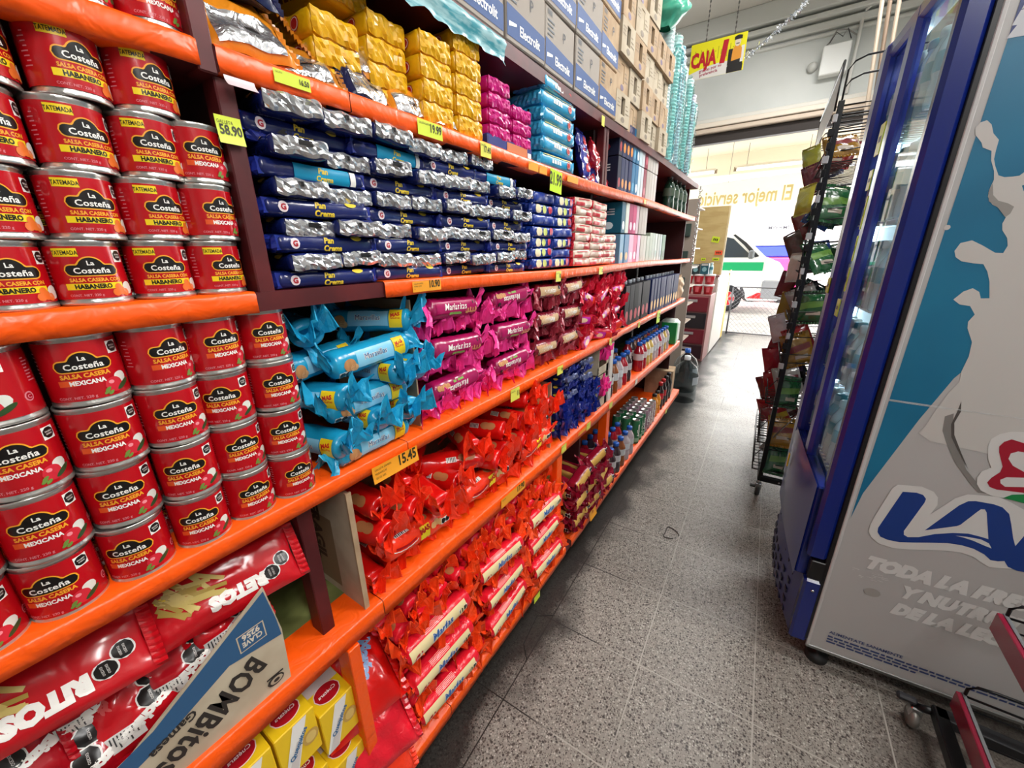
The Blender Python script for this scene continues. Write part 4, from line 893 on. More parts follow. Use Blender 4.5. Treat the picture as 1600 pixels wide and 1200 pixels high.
def art_biz(mb, f1, f2, f3, sx, sy):
    w = M('E8E4DE', .4)
    for (dx, dy) in ((-.020, .0), (.012, -.008)):
        mb.octo(f1, -.01 + dx, sy * .20 + dy, .017, w); mb.octo(f2, -.01 + dx, sy * .20 + dy, .0150, BLKL); mb.text('EXCESO', .0034, f3, M('C8C4C0', .4), -.01 + dx, sy * .20 + dy)
    mb.strip(f1, sx * .20, sx * .42, -sy * .40, sy * -.02, w, 5, 4)
    for k in range(8): mb.strip(f2, sx * .22, sx * (.30 + .09 * ((k * 7) % 3) / 2), -sy * (.36 - .038 * k), -sy * (.345 - .038 * k), M('3A3A3A', .5), 3)
    for k in range(10):
        a = .6 * math.sin(k * 2.3); mb.ell(f1, -sx * .28 + .035 * sx * (k % 5), -sy * .30 + .05 * sy * (k // 5), .05 * sx, .02 * sy, M('D85858', .4), 6, tilt=a)
pouch('snack_bag', 'large red snack bag with fries picture lying across the printed carton beside the post', (-.765, .165, .925), (.10, 1.0, -.12), .115, .25, .045, BAGR, None, 3, txt=('RETOS', .024, .012, .022, -PI / 2), art=art_fries)
pouch('snack_bag', 'large red snack bag with fries picture at the picture edge', (-.775, -.070, .925), (.10, 1.0, -.10), .115, .26, .040, BAGR, None, 6, txt=('RITOS', .026, .012, .020, -PI / 2), art=art_fries)
for i, (y, z, x, r) in enumerate(((.160, .850, -.785, .2), (.090, .822, -.785, -.05), (.02, .795, -.785, .1), (-.06, .765, -.785, 0), (.165, .765, -.80, .4), (-.02, .84, -.82, 0), (-.2, .72, -.76, .1), (-.12, .83, -.80, .1))):
    pouch('snack_bag', 'small red snack bag standing in the printed carton, %s from its far end' % NTH[i], (x, y, z), (.05, .95 + .1 * (i % 2), r - .1), .125, .120, .055, BAGD if i % 2 else BAGR, None, 10 + i, txt=('Bizcochitos', .017, .018, .010, -PI / 2 + .35), art=art_biz, group='red bags in the printed carton')
# printed carton, upside down lettering
t = thing('printed_carton', 'tan cardboard carton with blue stripe and upside-down lettering holding red bags', 'box', (0, 0, 0))
P_ = lambda x: (lambda u, v: (x, u, v))
mb = MB(); pf = [(-.42, .672), (.216, .672), (.222, .80), (.210, .915), (.10, .845), (-.01, .775), (-.16, .735), (-.42, .715)]
mb.poly(pf, CARD2, P_(-.712), .004, (1, 0, 0)); add('front_panel', mb, t)
mb = MB(); mb.box((-1.0, .212, .672), (-.712, .216, .86), CARD2); add('side_panel', mb, t)
mb = MB(); DKB = M('2A2420', .6); BLS = M('2E5880', .5); f = P_(-.7065)
mb.poly([(.02, .79), (.10, .840), (.208, .908), (.217, .83), (.219, .79), (.13, .805), (.02, .755), (-.16, .70), (-.16, .73)], BLS, P_(-.7072))
mb.strip(P_(-.7068), .150, .196, .812, .850, M('C9B79A', .6), 2); mb.strip(P_(-.7066), .152, .194, .814, .848, BLS, 2)
mb.text('CLAVE', .011, f, M('D9CDB8', .6), .173, .831, 'C', .04, rot=PI, sx=.75); mb.text('9256', .012, f, M('D9CDB8', .6), .173, .846, 'C', .04, rot=PI, sx=.9)
mb.text('BOMBitos', .048, f, DKB, .165, .790, 'L', .03, rot=PI + .42, sx=.62, spacing=1.06); mb.text('Gamesa', .017, f, DKB, .070, .775, 'L', .03, rot=PI + .30, sx=.9, shear=.15)
mb.ell(f, .190, .698, .016, .011, DKB, 10); mb.ell(P_(-.706), .191, .698, .012, .0075, M('B3A28A', .85), 10); mb.ell(P_(-.7055), .191, .698, .006, .004, DKB, 8); mb.strip(f, .175, .206, .708, .712, DKB, 3); add('printing', mb, t)
# yellow biscuit boxes, bottom left
def yellow_box(i, y, z, lab):
    t = thing('biscuit_box', lab, 'box', (-.705, y, z), (0, 0, 0), 'yellow biscuit boxes' if i < 9 else 'buried yellow biscuit boxes'); w, d, h = .085, .17, .13
    mb = MB(); mb.box((-d, 0, 0), (0, w, h), M('F2C81C', .35), .002); mb.box((-d, .002, h), (-.06, w - .002, h + .0006), M('D8C8C4', .4)); add('carton_body', mb, t)
    mb = MB(); g = lambda o: (lambda u, v: (-.05 + v, u, h + .001 + o)); C_ = M('B01420', .35)
    mb.ell(g(0), w * .5, .012, .031, .026, M('F0D8D0', .4), 14); mb.ell(g(.0005), w * .5, .012, .029, .024, C_, 14); mb.text('Cuétara', .0095, g(.001), WHT, w * .5, .016, 'C', .015, rot=PI)
    mb.poly([(.0, .0), (w * .35, 0), (w * .8, h * .98), (w * .45, h * .98)], WHT, lambda u, v: (.0008, u, v)); mb.poly([(w * .05, 0), (w * .33, 0), (w * .6, h * .6), (w * .45, h * .6)], M('D8D0CC', .4), lambda u, v: (.0011, u, v))
    mb.ell(lambda u, v: (.0015, u, v), w * .78, h * .45, .018, .020, M('C9A050', .5), 12); mb.ell(lambda u, v: (.0019, u, v), w * .78, h * .45, .012, .014, M('E0C070', .5), 12)
    mb.text('Quequitos', .012, lambda u, v: (.0018, u, v), M('2A6A9A', .4), w * .52, h * .5, 'C', .03, rot=PI / 2 - .6, shear=.2); add('printing', mb, t)
for i, (y, z, lab) in enumerate(((.155, .425, 'yellow biscuit box with red oval, nearest the red packs'), (.245, .375, 'yellow biscuit box with red oval, lower one beside the grey card'), (.065, .425, 'yellow biscuit box with red oval at the bottom picture edge'))): yellow_box(i, y, z - .0, lab)
for i in range(3):
    for y in (.065, .155, .245):
        z = .10 + .13 * i - (.05 if y > .2 else 0)
        if z + .13 <= (.376 if y > .2 else .43): yellow_box(9, y, z, 'yellow biscuit box buried lower in the stack')
pouch('cookie_bag', 'large red cookie bag with blue script beside the yellow boxes', (-.775, .375, .40), (.25, .75, -.15), .20, .19, .075, RW, None, 77, 'cookies', txt=('Marías', .030, -.045, .03, -.35), tc=M('8CB8E8', .4))
pouch('cookie_bag', 'red cookie bag propped under the large one beside the yellow boxes', (-.72, .375, .27), (.25, .95, -.1), .20, .17, .07, RE2, None, 78, 'cookies')
pouch('cookie_bag', 'red cookie bag at the foot of the bottom shelf beside the yellow boxes', (-.70, .36, .15), (.15, 1.1, -.1), .16, .16, .07, RE, None, 79, 'cookies')

# ================================================================ CARTONS ABOVE
BLU = M('1E4680', .6)
def e_carton(y, w, z, h, lab, d=.30, pale=True):
    t = thing('drink_carton', lab, 'box', (-.70, y, z), (0, 0, rnd.uniform(-.02, .02)), 'blue-banded drink cartons')
    mb = MB(); mb.box((-d, .002, 0), (0, w - .002, h - .002), M('A0968C', .8) if pale else CARD, .003); add('carton_body', mb, t)
    mb = MB(); g = lambda o: (lambda u, v: (.0008 + o, u, v))
    mb.poly([(.004, .012), (w - .004, .012), (w - .004, h * .42), (.004, h * .50)], BLU, g(0)); mb.text('Electrolit', h * .145, g(.0006), WHT, w * .58, h * .17, 'C', .02, sx=.9)
    mb.strip(g(.0006), w * .06, w * .24, lambda u: h * .20 + (u / w - .05) * .3 * h, lambda u: h * .27 + (u / w - .05) * .12 * h, WHT, 6)
    for k in range(4): mb.strip(g(.0006), w * .08, w * (.25 + .04 * (k % 2)), h * (.56 + .07 * k), h * (.585 + .07 * k), M('5A6068', .6), 2)
    for k in range(5): mb.strip(g(.0006), w * .08 + k * .006, w * .08 + k * .006 + .003, h * .86, h * .95, M('5A6068', .6), 1)
    mb.text('P', h * .18, g(.0006), M('4A4A50', .6), w * .62, h * .62, 'C', 0); add('printing', mb, t)
ZTp = SH['T'](1) + .003
for j, (y0, y1) in enumerate(((.38, .60), (.605, .825), (.83, 1.03), (1.035, 1.235), (1.24, 1.445), (1.45, 1.66))):
    for k in range(3 if j > 1 else 2):
        e_carton(y0, y1 - y0, ZTp + k * .163, .160, 'large drink carton with blue band, %s row, %s from the can side' % (['bottom', 'second', 'third'][k], NTH[j]))
for j, (y, dz) in enumerate(((1.665, 0), (1.665, .165))):
    e_carton(y, .185, ZTp + dz, .162, 'narrow drink carton with blue corner beside the small brown cartons, %s' % ['lower', 'upper'][j], pale=False)
e_carton(1.665, .185, ZTp + .33, .162, 'narrow drink carton with blue corner beside the small brown cartons, third up', pale=False)
def small_carton(y, z, w, h, lab, seed):
    r = random.Random(seed); t = thing('small_carton', lab, 'box', (-.70 + r.uniform(-.012, .008), y, z), (0, 0, r.uniform(-.05, .05)), 'small brown cartons')
    c = (CARD, CARD2)[seed % 2]; mb = MB(); d = .25; e = .004; s0, s1 = w * .36, w * .62
    mb.box((-d, .001, 0), (-.012, w - .001, h - .001), M('3A2C20', .8) if seed % 3 else c)
    for a, b in ((.001, s0), (s1, w - .001)): mb.box((-.012, a, .0), (0, b, h - .001), c)
    mb.box((-.012, s0, 0), (0, s1, h * .32), c); mb.box((-.012, s0, h * .86), (0, s1, h - .001), c) ; mb.box((-d, .0005, -.0005), (-.011, .0015, h - .001), c); mb.box((-d, .0, -.001), (-.011, w, .0), c)
    if seed % 3 == 0: mb.box((-.012, s0, h * .3), (-.002, s1, h * .87), c)
    add('carton_body', mb, t)
    mb = MB(); mb.ell(lambda u, v: (.001, u, v), w * .5, h * .17, w * .13, h * .09, M('8A7C6C', .7) if seed % 2 else M('7A6A80', .7), 8)
    for k in range(3): mb.strip(lambda u, v: (.001, u, v), w * .66, w * (.92 - .06 * k), h * (.40 + .12 * k), h * (.43 + .12 * k), M('8A7A66', .7), 2)
    for k in range(3): mb.strip(lambda u, v: (.001, u, v), w * .06, w * (.30 - .05 * (k % 2)), h * (.52 + .1 * k), h * (.54 + .1 * k), M('8A7A66', .7), 2)
    add('printing', mb, t)
    if seed in (105, 131, 142): 
        mb = MB(); mb.box((-.002, 0, -.07), (.002, w * .8, 0), c); add('open_flap', mb, t, (.002, .01, h * .95), (0, -1.1, .2))
sd = 100
for j in range(5):
    y = 1.855 + j * .168; top = [7, 7, 6, 4, 4][j]
    for k in range(top):
        h = .122; sd += 1
        small_carton(y, ZTp + k * h + (0 if j % 2 else .0), .164, h - .002, 'small brown carton with slot on the top shelf, %s up in %s column' % (ORD[k] if k else 'bottom', NTH[j]), sd)
# sleeves of wrapped cups past the cartons
CUPM = [glass_mat('clear_wrap', 'F4FAFA', .96, .15), glass_mat('teal_wrap', 'D0ECEA', .95, .2)]
CUPB = [M('DCE8E8', .3, coat=.4), M('B4DCD8', .3, coat=.4), M('74B4C4', .3, coat=.4), M('D4CCDC', .3, coat=.4)]
for j in range(9):
    y = 2.72 + j * .088; n_ = [5, 5, 4, 4, 4, 4, 3, 3, 3][j]
    zt_ = ZTp
    for k in range(1):
        hh_ = [.66, .62, .60, .58, .55, .52, .50, .47, .44][j]
        t = thing('cup_sleeve', 'tall plastic-wrapped sleeve of %s cups on the shelf end, %s past the cartons' % (['clear', 'teal', 'dark teal', 'lilac'][j % 4], NTH[j]), 'cups', (-.735 + .012 * (j % 2), y, zt_), (0, .02 * (j % 3 - 1), 0), 'wrapped cup sleeves')
        mb = MB(); pr = []; z = 0
        while z < hh_:
            pr += [(.030, z), (.037, z + .004), (.034, z + .012)]; z += .018
        mb.lathe([(0, 0)] + pr + [(0, hh_)], CUPB[j % 4], 18); add('cups', mb, t)
        q = MB(); vs = []; n1 = 20; m1 = 26
        for i in range(m1 + 1):
            for a in range(n1):
                th = 2 * PI * a / n1; r_ = .044 + .015 * noise.noise(Vector((math.cos(th) * 2.6, math.sin(th) * 2.6, i * .8 + j * 9))) ; zz = hh_ * i / m1
                if i >= m1 - 1: r_ *= .5
                vs.append((r_ * math.cos(th), r_ * math.sin(th), zz + (.02 if i == m1 else 0)))
        q.add(vs, [(i * n1 + a, i * n1 + (a + 1) % n1, (i + 1) * n1 + (a + 1) % n1, (i + 1) * n1 + a) for i in range(m1) for a in range(n1)], CUPM[j % 2], True); add('plastic_wrap', q, t)
t = thing('plastic_bag', 'green translucent plastic bag on top of the cartons', 'bag', (-.74, 2.62, ZTp + .60))
q = MB(); vs = []
for i in range(15):
    for a in range(20):
        th = 2 * PI * a / 20; r_ = (.10 * math.sin(PI * (.12 + .8 * i / 14)) ) * (1 + .5 * noise.noise(Vector((math.cos(th) * 1.5, math.sin(th) * 1.5, i * .3)))); vs.append((r_ * math.cos(th), r_ * math.sin(th) * .8, .012 * i))
q.add(vs, [(i * 20 + a, i * 20 + (a + 1) % 20, (i + 1) * 20 + (a + 1) % 20, (i + 1) * 20 + a) for i in range(14) for a in range(20)], M('58C8A8', .25, coat=.5, bump=.4, bscale=20), True); add('film', q, t)
# teal shrink-wrap scrap along the top shelf edge
mb = MB(); vs = []; n_ = 46
for i in range(n_ + 1):
    y = .42 + .60 * i / n_
    for j in range(6): vs.append((-.694 + .006 * noise.noise(Vector((i * .5, j * 1.3, 2))) + .004 * math.sin(j * 1.2), y, 2.022 - .010 * j * (1 + .35 * noise.noise(Vector((i * .31, 0, 4))))))
mb.add(vs, [(i * 6 + j, i * 6 + 6 + j, i * 6 + 7 + j, i * 6 + 1 + j) for i in range(n_) for j in range(5)], two_tone('teal_film', '3E8E9A', '9CC4C8', 18, .25, stretch=(1, 1, 6)), True)
single('shrink_wrap', mb, 'torn strip of teal shrink wrap stuck along the maroon shelf edge', 'plastic film')

# ================================================================ CARTON DRINKS AND BOTTLES (far half)
def tall_box(name, y, z, w, d, h, c, c2, lab, group, x=-.712, accent=None, silver=False, cap=False, txt=None):
    t = thing(name, lab, 'carton', (x, y, z), (0, 0, rnd.uniform(-.04, .04)), group)
    mb = MB(); mb.box((-d, .0008, 0), (0, w - .0008, h), c, .0015); add('carton_body', mb, t)
    mb = MB(); g = lambda u, v: (.0006, u, v); s_ = lambda u, v: (-.02 - u, .0001, v)
    if c2: mb.strip(g, w * .1, w * .9, h * .05, h * .95, c2, 3)
    if accent:
        mb.ell(lambda u, v: (.001, u, v), w * .5, h * .25, w * .30, h * .14, accent, 8); mb.ell(s_, d * .4, h * .25, d * .22, h * .12, accent, 8)
    for k in range(3): mb.strip(s_, d * .15, d * (.6 - .1 * k), h * (.60 + .08 * k), h * (.635 + .08 * k), M('D9D9DC', .5), 2)
    if txt: mb.text(txt, w * .28, lambda u, v: (.0012, u, v), WHT, w * .62, h * .36, 'L', .04, rot=PI / 2); mb.text(txt, d * .14, lambda u, v: (-d + u, -.0002, v), WHT, d * .5, h * .72, 'C', .04)
    add('printing', mb, t)
    if cap: mb = MB(); mb.lathe([(0, .022), (.012, .022), (.013, .018), (.013, 0), (0, 0)], M('C8CCD4', .35), 14); add('cap', mb, t, (-d * .5, w * .5, h), (0, 0, 0))
    return t
# top orange shelf: shampoo-sized boxes
y = 1.96; i = 0
seq = [('1C2038', 'B02A38', .045), ('1A2450', 'E08A2C', .05), ('1A2450', 'E08A2C', .05), ('1A2450', 'E08A2C', .05), ('1C6C98', '2C9CC8', .05), ('1C6C98', 'D8E8EC', .05), ('C4D4DA', None, .045), ('C9CFD4', None, .045), ('8A1C38', 'C03A58', .055), ('B8AEA6', None, .05), ('BDB4AC', None, .05), ('C4BCB6', None, .05), ('CAC2BC', None, .05)]
for (c, a, w) in seq:
    for k in range(2):
        hh = .145
        tall_box('boxed_product', y, ZT(y) + k * (hh + .004), w, .12, hh if not (k and y > 2.5) else .11, M(c, .5, spec=.3), None, '%s upright box on the top orange shelf, %s row, %s past the post' % ({'1C2038': 'black', '1A2450': 'dark navy', '1C6C98': 'teal blue', 'C4D4DA': 'pale', 'C9CFD4': 'pale grey', '8A1C38': 'crimson', 'B8AEA6': 'cream', 'BDB4AC': 'cream', 'C4BCB6': 'white', 'CAC2BC': 'white'}[c], ['lower', 'upper'][k], NTH[i]), 'upright boxes on the top orange shelf', accent=M(a, .4) if a else None)
    y += w + .003; i += 1
i = 0; y = 2.06
seq = [('175C74', 'D8E8EC', .06), ('D4D8CC', None, .05), ('A8205C', 'E8C8D8', .06), ('C02868', 'F0D0E0', .06), ('C8A4B0', None, .05), ('B4A8A0', None, .05), ('BCB0A8', None, .05), ('BDB4AC', None, .05)]
ZMf = lambda y: SH['M'](y) + .001
for (c, a, w) in seq:
    tall_box('boxed_product', y, ZMf(y) + .15, w, .12, .145, M(c, .5, spec=.3), None, '%s upright box, upper row of the middle shelf, %s past the wafer bricks' % ({'175C74': 'teal', 'D4D8CC': 'pale green', 'A8205C': 'magenta', 'C02868': 'pink', 'C8A4B0': 'pale pink', 'B4A8A0': 'beige', 'BCB0A8': 'cream', 'BDB4AC': 'white'}[c], NTH[i]), 'upright boxes, upper row', accent=M(a, .4) if a else None); y += w + .003; i += 1
i = 0; y = 2.06
seq = [('5C8CA8', 'D8A05C', .07), ('4C7CA0', 'D8A05C', .07), ('E0B0C8', 'F0D8E4', .07), ('C02868', 'F0D0E0', .07), ('E0A8C0', None, .06), ('B4AC9E', 'A8A090', .06), ('B2AC9E', None, .06), ('A8AE9C', None, .06), ('A2AA98', '8AA088', .06), ('9CA696', None, .06), ('B4BCB0', '6A8A78', .06), ('A0A69C', None, .06), ('8A9A98', '4A6A70', .06), ('6A8A70', '305040', .07)]
for (c, a, w) in seq:
    tall_box('boxed_product', y, ZMf(y), w, .12, .145 if i < 8 else .165, M(c, .45, spec=.35), None, 'upright glossy %s box, lower row of the middle shelf, %s past the wafer bricks' % (['blue', 'blue', 'pink', 'magenta', 'pink', 'beige', 'beige', 'pale green', 'pale green', 'silver', 'grey green', 'silver', 'slate', 'green'][i], NTH[i]), 'upright boxes, lower row', accent=M(a, .4) if a else None); y += w + .003; i += 1
# juice cartons on the lower can shelf
BLKC = M('17161C', .55, spec=.3); NVC = M('14204E', .55, spec=.3)
y = 2.22
for i in range(16):
    w = .082; blk = i < 6
    tall_box('juice_carton', y, ZLf(y) + .001, w - .003, .10, .235, BLKC if blk else NVC, None, '%s juice carton with %s print, %s of its row' % ('black' if blk else 'navy', 'dark red fruit' if blk else 'yellow pear', NTH[i if blk else i - 6]), 'juice cartons', accent=M('B83040' if blk else 'E0AC48', .4), cap=True, txt=None)
    y += w + (.05 if i == 5 else 0)
def bottle(h, r, body, cap, liquid=None, label_m=None, square=False, n=20, capr=.019):
    b = MB(); pr = [(0, 0), (r * .9, 0), (r, .006), (r, h * .25), (r * .93, h * .30), (r * .93, h * .34), (r, h * .40), (r, h * .62), (r * .9, h * .70), (r * .55, h * .82), (capr * .85, h * .87), (capr * .85, h * .90)]
    b.lathe(pr, body, n); c = MB(); c.lathe([(capr * .9, h * .885), (capr, h * .89), (capr, h * .985), (capr * .85, h), (0, h)], cap, 16)
    l = MB(); l.lathe([(r * 1.01, h * .40), (r * 1.01, h * .62)], label_m or WHT, n)
    return b.mesh('bottle_body'), c.mesh('cap'), l.mesh('bottle_label')
BC = M('1F5CB8', .35)
GL = lambda c: M(c, .12, coat=.6, spec=.6)
BOT = {'dark': bottle(.205, .036, GL('3C2A30'), BC, label_m=M('C9C4C4', .3)), 'amber': bottle(.205, .036, GL('8A4A20'), BC, label_m=M('C8C8C8', .3)), 'red': bottle(.205, .036, GL('A81828'), BC, label_m=M('D8C8C8', .3)), 'grey': bottle(.205, .036, GL('B8A8AC'), BC, label_m=M('D0D0D4', .3)), 'yellow': bottle(.205, .036, GL('C8A858'), BC, label_m=M('E0DCD0', .3)),
       'orange': bottle(.20, .034, GL('D8821C'), M('1A1A1A', .4), label_m=M('E8A030', .3)), 'cola': bottle(.25, .034, GL('24100C'), M('B81C20', .4), label_m=M('B81C28', .3)), 'cola2': bottle(.25, .034, GL('1A1210'), M('181818', .4), label_m=M('2A2A2E', .3))}
def put_bottle(k, x, y, z, lab, group):
    t = thing('bottle', lab, 'bottle', (x, y, z), (0, 0, rnd.uniform(0, 6)), group)
    for nme, me in zip(('bottle_body', 'cap', 'bottle_label'), BOT[k]): add(nme, me, t)
i = 0
for (yy, kk) in [(2.11, 'dark'), (2.20, 'amber'), (2.28, 'grey'), (2.37, 'red'), (2.45, 'dark')] + [(2.72 + .085 * q, ['red', 'red', 'yellow', 'yellow', 'grey', 'grey', 'red', 'grey', 'yellow', 'grey'][q]) for q in range(10)]:
    put_bottle(kk, -.748, yy, ZK(yy) + .001, '%s drink bottle with blue cap, front row of the fourth shelf, %s along' % ({'dark': 'dark', 'amber': 'amber', 'red': 'red', 'grey': 'pale', 'yellow': 'yellowish'}[kk], NTH[i]), 'blue-capped bottles on the fourth shelf'); i += 1
    put_bottle(['red', 'dark', 'amber'][i % 3], -.835, yy + .01, ZK(yy) + .001, 'blue-capped bottle in the second row of the fourth shelf, %s along' % NTH[i - 1], 'blue-capped bottles, second row')
i = 0
for (yy, kk) in [(2.13, 'dark'), (2.22, 'dark'), (2.31, 'amber'), (2.40, 'grey'), (2.49, 'grey')]:
    put_bottle(kk, -.70, yy, ZB(yy) + .001, '%s drink bottle with blue cap at the bottom shelf edge, %s along' % (kk if kk != 'grey' else 'pale', NTH[i]), 'blue-capped bottles on the bottom shelf'); 
    put_bottle(['dark', 'red', 'dark', 'red', 'red'][i], -.79, yy + .01, ZB(yy) + .001, 'blue-capped bottle in the second row of the bottom shelf, %s along' % NTH[i], 'blue-capped bottles behind'); 
    put_bottle(['red', 'dark', 'red', 'red', 'red'][i], -.88, yy + .01, ZB(yy) + .001, 'blue-capped bottle in the back row of the bottom shelf, %s along' % NTH[i], 'blue-capped bottles far behind'); i += 1
def tallcan(c, c2, txt):
    b = MB(); b.lathe([(.024, 0), (.030, .006), (.031, .012), (.031, .165), (.027, .178), (.0255, .183)], c, 24); 
    F = lambda o: (lambda u, v: ((.0312 + o) * math.cos(u / .0312), (.0312 + o) * math.sin(u / .0312), v))
    b.strip(F(0), -.03, .03, .02, .05, c2, 10); b.text(txt, .020, F(.0005), WHT, .006, .06, 'L', .05, rot=PI / 2)
    l = MB(); l.lathe([(.0255, .183), (.027, .186), (.025, .187), (.023, .183), (0, .183)], TIN, 24); return b.mesh('can_body'), l.mesh('lid')
TC = [tallcan(M('2C7048', .28, .2), M('8AB898', .3), 'AriZona'), tallcan(M('9C7A88', .3, .2), M('C0A0A8', .3), 'AriZona'), tallcan(M('B89A98', .3, .2), M('D8C8C0', .3), 'AriZona')]
for i in range(7):
    for rr_ in range(3):
        yy = 2.66 + i * .072; v = 0 if i < 3 else (1 if i < 5 else 2)
        t = thing('tall_can', '%s tall drink can on the bottom shelf, %s row, %s along' % (['green', 'mauve', 'pinkish'][v], ['front', 'second', 'back'][rr_], NTH[i]), 'can', (-.705 - rr_ * .072, yy, ZB(yy) + .001), (0, 0, rnd.uniform(-.4, .3)), 'tall drink cans')
        add('can_body', TC[v][0], t); add('lid', TC[v][1], t)
for i, (yy, kk, lab) in enumerate(((3.22, 'orange', 'orange soda bottle beside the tall cans'), (3.31, 'orange', 'orange soda bottle beside the colas'), (3.40, 'cola', 'cola bottle with red cap and label, nearest'), (3.50, 'cola', 'cola bottle with red cap and label, second'), (3.60, 'cola2', 'black cola bottle near the shelf end'), (3.70, 'cola2', 'black cola bottle at the shelf end'))):
    put_bottle(kk, -.72, yy, ZB(yy) + .001, lab, None)
t = thing('brown_carton', 'brown carton standing by the cola bottles at the shelf end', 'box', (-.70, 3.78, ZB(3.8)), (0, 0, .1)); mb = MB(); mb.box((-.25, 0, 0), (0, .20, .24), CARD, .003); add('carton_body', mb, t); mb = MB(); mb.box((-.2, .08, .2402), (0, .12, .241), M('9A8468', .6)); add('tape', mb, t)
pouch('paper_bag', 'small cream bread bag at the end of the third shelf', (-.74, 3.72, ZLf(3.7) + .10), (PI / 2, 0, PI / 2), .16, .20, .09, M('D8B898', .5, bump=.3), None, 91, 'bag')
t = thing('detergent_pack', 'white and green detergent pack on the fourth shelf end', 'pack', (-.70, 3.68, ZK(3.7))); mb = MB(); mb.box((-.16, 0, 0), (0, .18, .22), M('E4ECE4', .4), .03); add('pack_body', mb, t); mb = MB(); mb.box((-.13, -.002, .01), (.002, .05, .20), M('18A050', .4), .002); add('side_band', mb, t)
# water jugs on the floor by the shelf end
for i, (x, y) in enumerate(((-.66, 4.22), (-.72, 4.55))):
    t = thing('water_jug', 'large clear water jug on the floor by the shelf end, %s' % ['nearer one wrapped in film', 'farther one with blue cap'][i], 'jug', (x, y, 0), (0, 0, .2), 'water jugs')
    JG = glass_mat('jug_plastic_%d' % i, 'E4EAEC', .93, .12)
    mb = MB(); mb.lathe([(0, 0), (.11, 0), (.125, .02), (.125, .14), (.118, .16), (.125, .18), (.125, .30), (.10, .37), (.03, .43), (.027, .46)], JG, 28); add('bottle_body', mb, t)
    mb = MB(); mb.lathe([(.03, .44), (.03, .48), (0, .482)], BC if i else M('D8DADC', .4), 18); add('cap', mb, t)
    mb = MB(); mb.lathe([(.1262, .20), (.1262, .28)], M('AEB8C0', .4), 28, a0=-1, a1=1.2); add('bottle_label', mb, t)
# ================================================================ REFRIGERATOR
FR = (.31, 1.4995, 0.0); FA = math.radians(4.78)
fr = thing('display_fridge', 'tall blue glass-door display fridge with milk artwork on its side', 'fridge', FR, (0, 0, FA))
# local frame: +x along the side panel, +y along the door face (away), door face looks to -x
DB = M('0F2478', .25, coat=.25); DBD = M('101C54', .3, coat=.3); DB2 = M('2A3AA0', .3, coat=.4); GREY = M('A9A8A6', .45); TEALP = two_tone('teal_print', '12698E', '17759A', 2.5, .4); FHT = 2.16; FD = .66
LAC = M('C6C4C2', .4)
mb = MB(); mb.box((.004, 0, .09), (.86, .03, FHT), M('B9B7B5', .38), .003); mb.box((.82, 0.03, .09), (.86, FD, FHT), M('C9CBCC', .5)); mb.box((.03, FD - .03, .09), (.86, FD, FHT), M('C9CBCC', .5)); add('cabinet_wall', mb, fr)
mb = MB(); mb.box((-.004, -.004, .088), (.006, .006, FHT), LAC, .002); mb.box((-.004, -.004, .086), (.86, .004, .100), M('8E8E8C', .3, .8), .002); add('edge_trim', mb, fr)
PF = lambda o: (lambda u, v: (u + .016 * max(0, v - .1) / 1.9 if u < .2 else u, -.0006 - o, v))
mb = MB(); mb.poly([(.006, .66), (.016, .761), (.082, 1.03), (.12, 1.16), (.30, 1.5), (.86, 1.5), (.86, FHT - .19), (.006, FHT - .21)], TEALP, PF(0)); mb.poly([(.006, 1.945), (.86, 2.06), (.86, FHT), (.006, FHT)], M('1C2F70', .4), PF(.0004)); add('artwork_ground', mb, fr)
MILK = M('C9C6C1', .4); MILK2 = M('96938E', .4)
mb = MB()
SPL = [(.119, 1.67), (.11, 1.667), (.102, 1.657), (.092, 1.656), (.078, 1.656), (.067, 1.661), (.056, 1.682), (.05, 1.697), (.048, 1.716), (.047, 1.737), (.034, 1.752), (.026, 1.771), (.016, 1.781), (.006, 1.778), (-.0, 1.767), (.004, 1.753), (.019, 1.735), (.024, 1.724), (.041, 1.715), (.046, 1.694), (.057, 1.671), (.062, 1.652), (.06, 1.63), (.062, 1.615), (.074, 1.597), (.089, 1.588), (.105, 1.567), (.103, 1.553), (.107, 1.538), (.12, 1.52), (.126, 1.502), (.123, 1.485), (.109, 1.486), (.082, 1.504), (.061, 1.516), (.042, 1.51), (.036, 1.491), (.042, 1.476), (.055, 1.466), (.077, 1.461), (.096, 1.459), (.108, 1.441), (.118, 1.417), (.129, 1.376), (.114, 1.375), (.107, 1.391), (.093, 1.4), (.078, 1.391), (.065, 1.37), (.08, 1.358), (.1, 1.355), (.114, 1.334), (.107, 1.315), (.11, 1.298), (.128, 1.262), (.132, 1.224), (.129, 1.181), (.133, 1.152), (.121, 1.121), (.108, 1.065), (.099, 1.013), (.09, .99), (.12, .97), (.35, .95), (.855, .95), (.855, 1.62), (.60, 1.60), (.40, 1.66), (.30, 1.50), (.24, 1.56), (.20, 1.72), (.18, 1.72), (.185, 1.55), (.155, 1.539), (.148, 1.542), (.133, 1.602), (.117, 1.625), (.112, 1.635), (.126, 1.643), (.15, 1.66), (.15, 1.69)]
mb.poly(SPL, MILK, PF(.0006)); mb.ell(PF(.0006), .008, 1.548, .0065, .006, MILK, 8)
mb.poly([(.062, 1.645), (.060, 1.625), (.066, 1.605), (.085, 1.590), (.104, 1.567), (.110, 1.575), (.112, 1.590), (.100, 1.598), (.082, 1.605), (.070, 1.618)], MILK2, PF(.0009)); add('milk_splash', mb, fr)
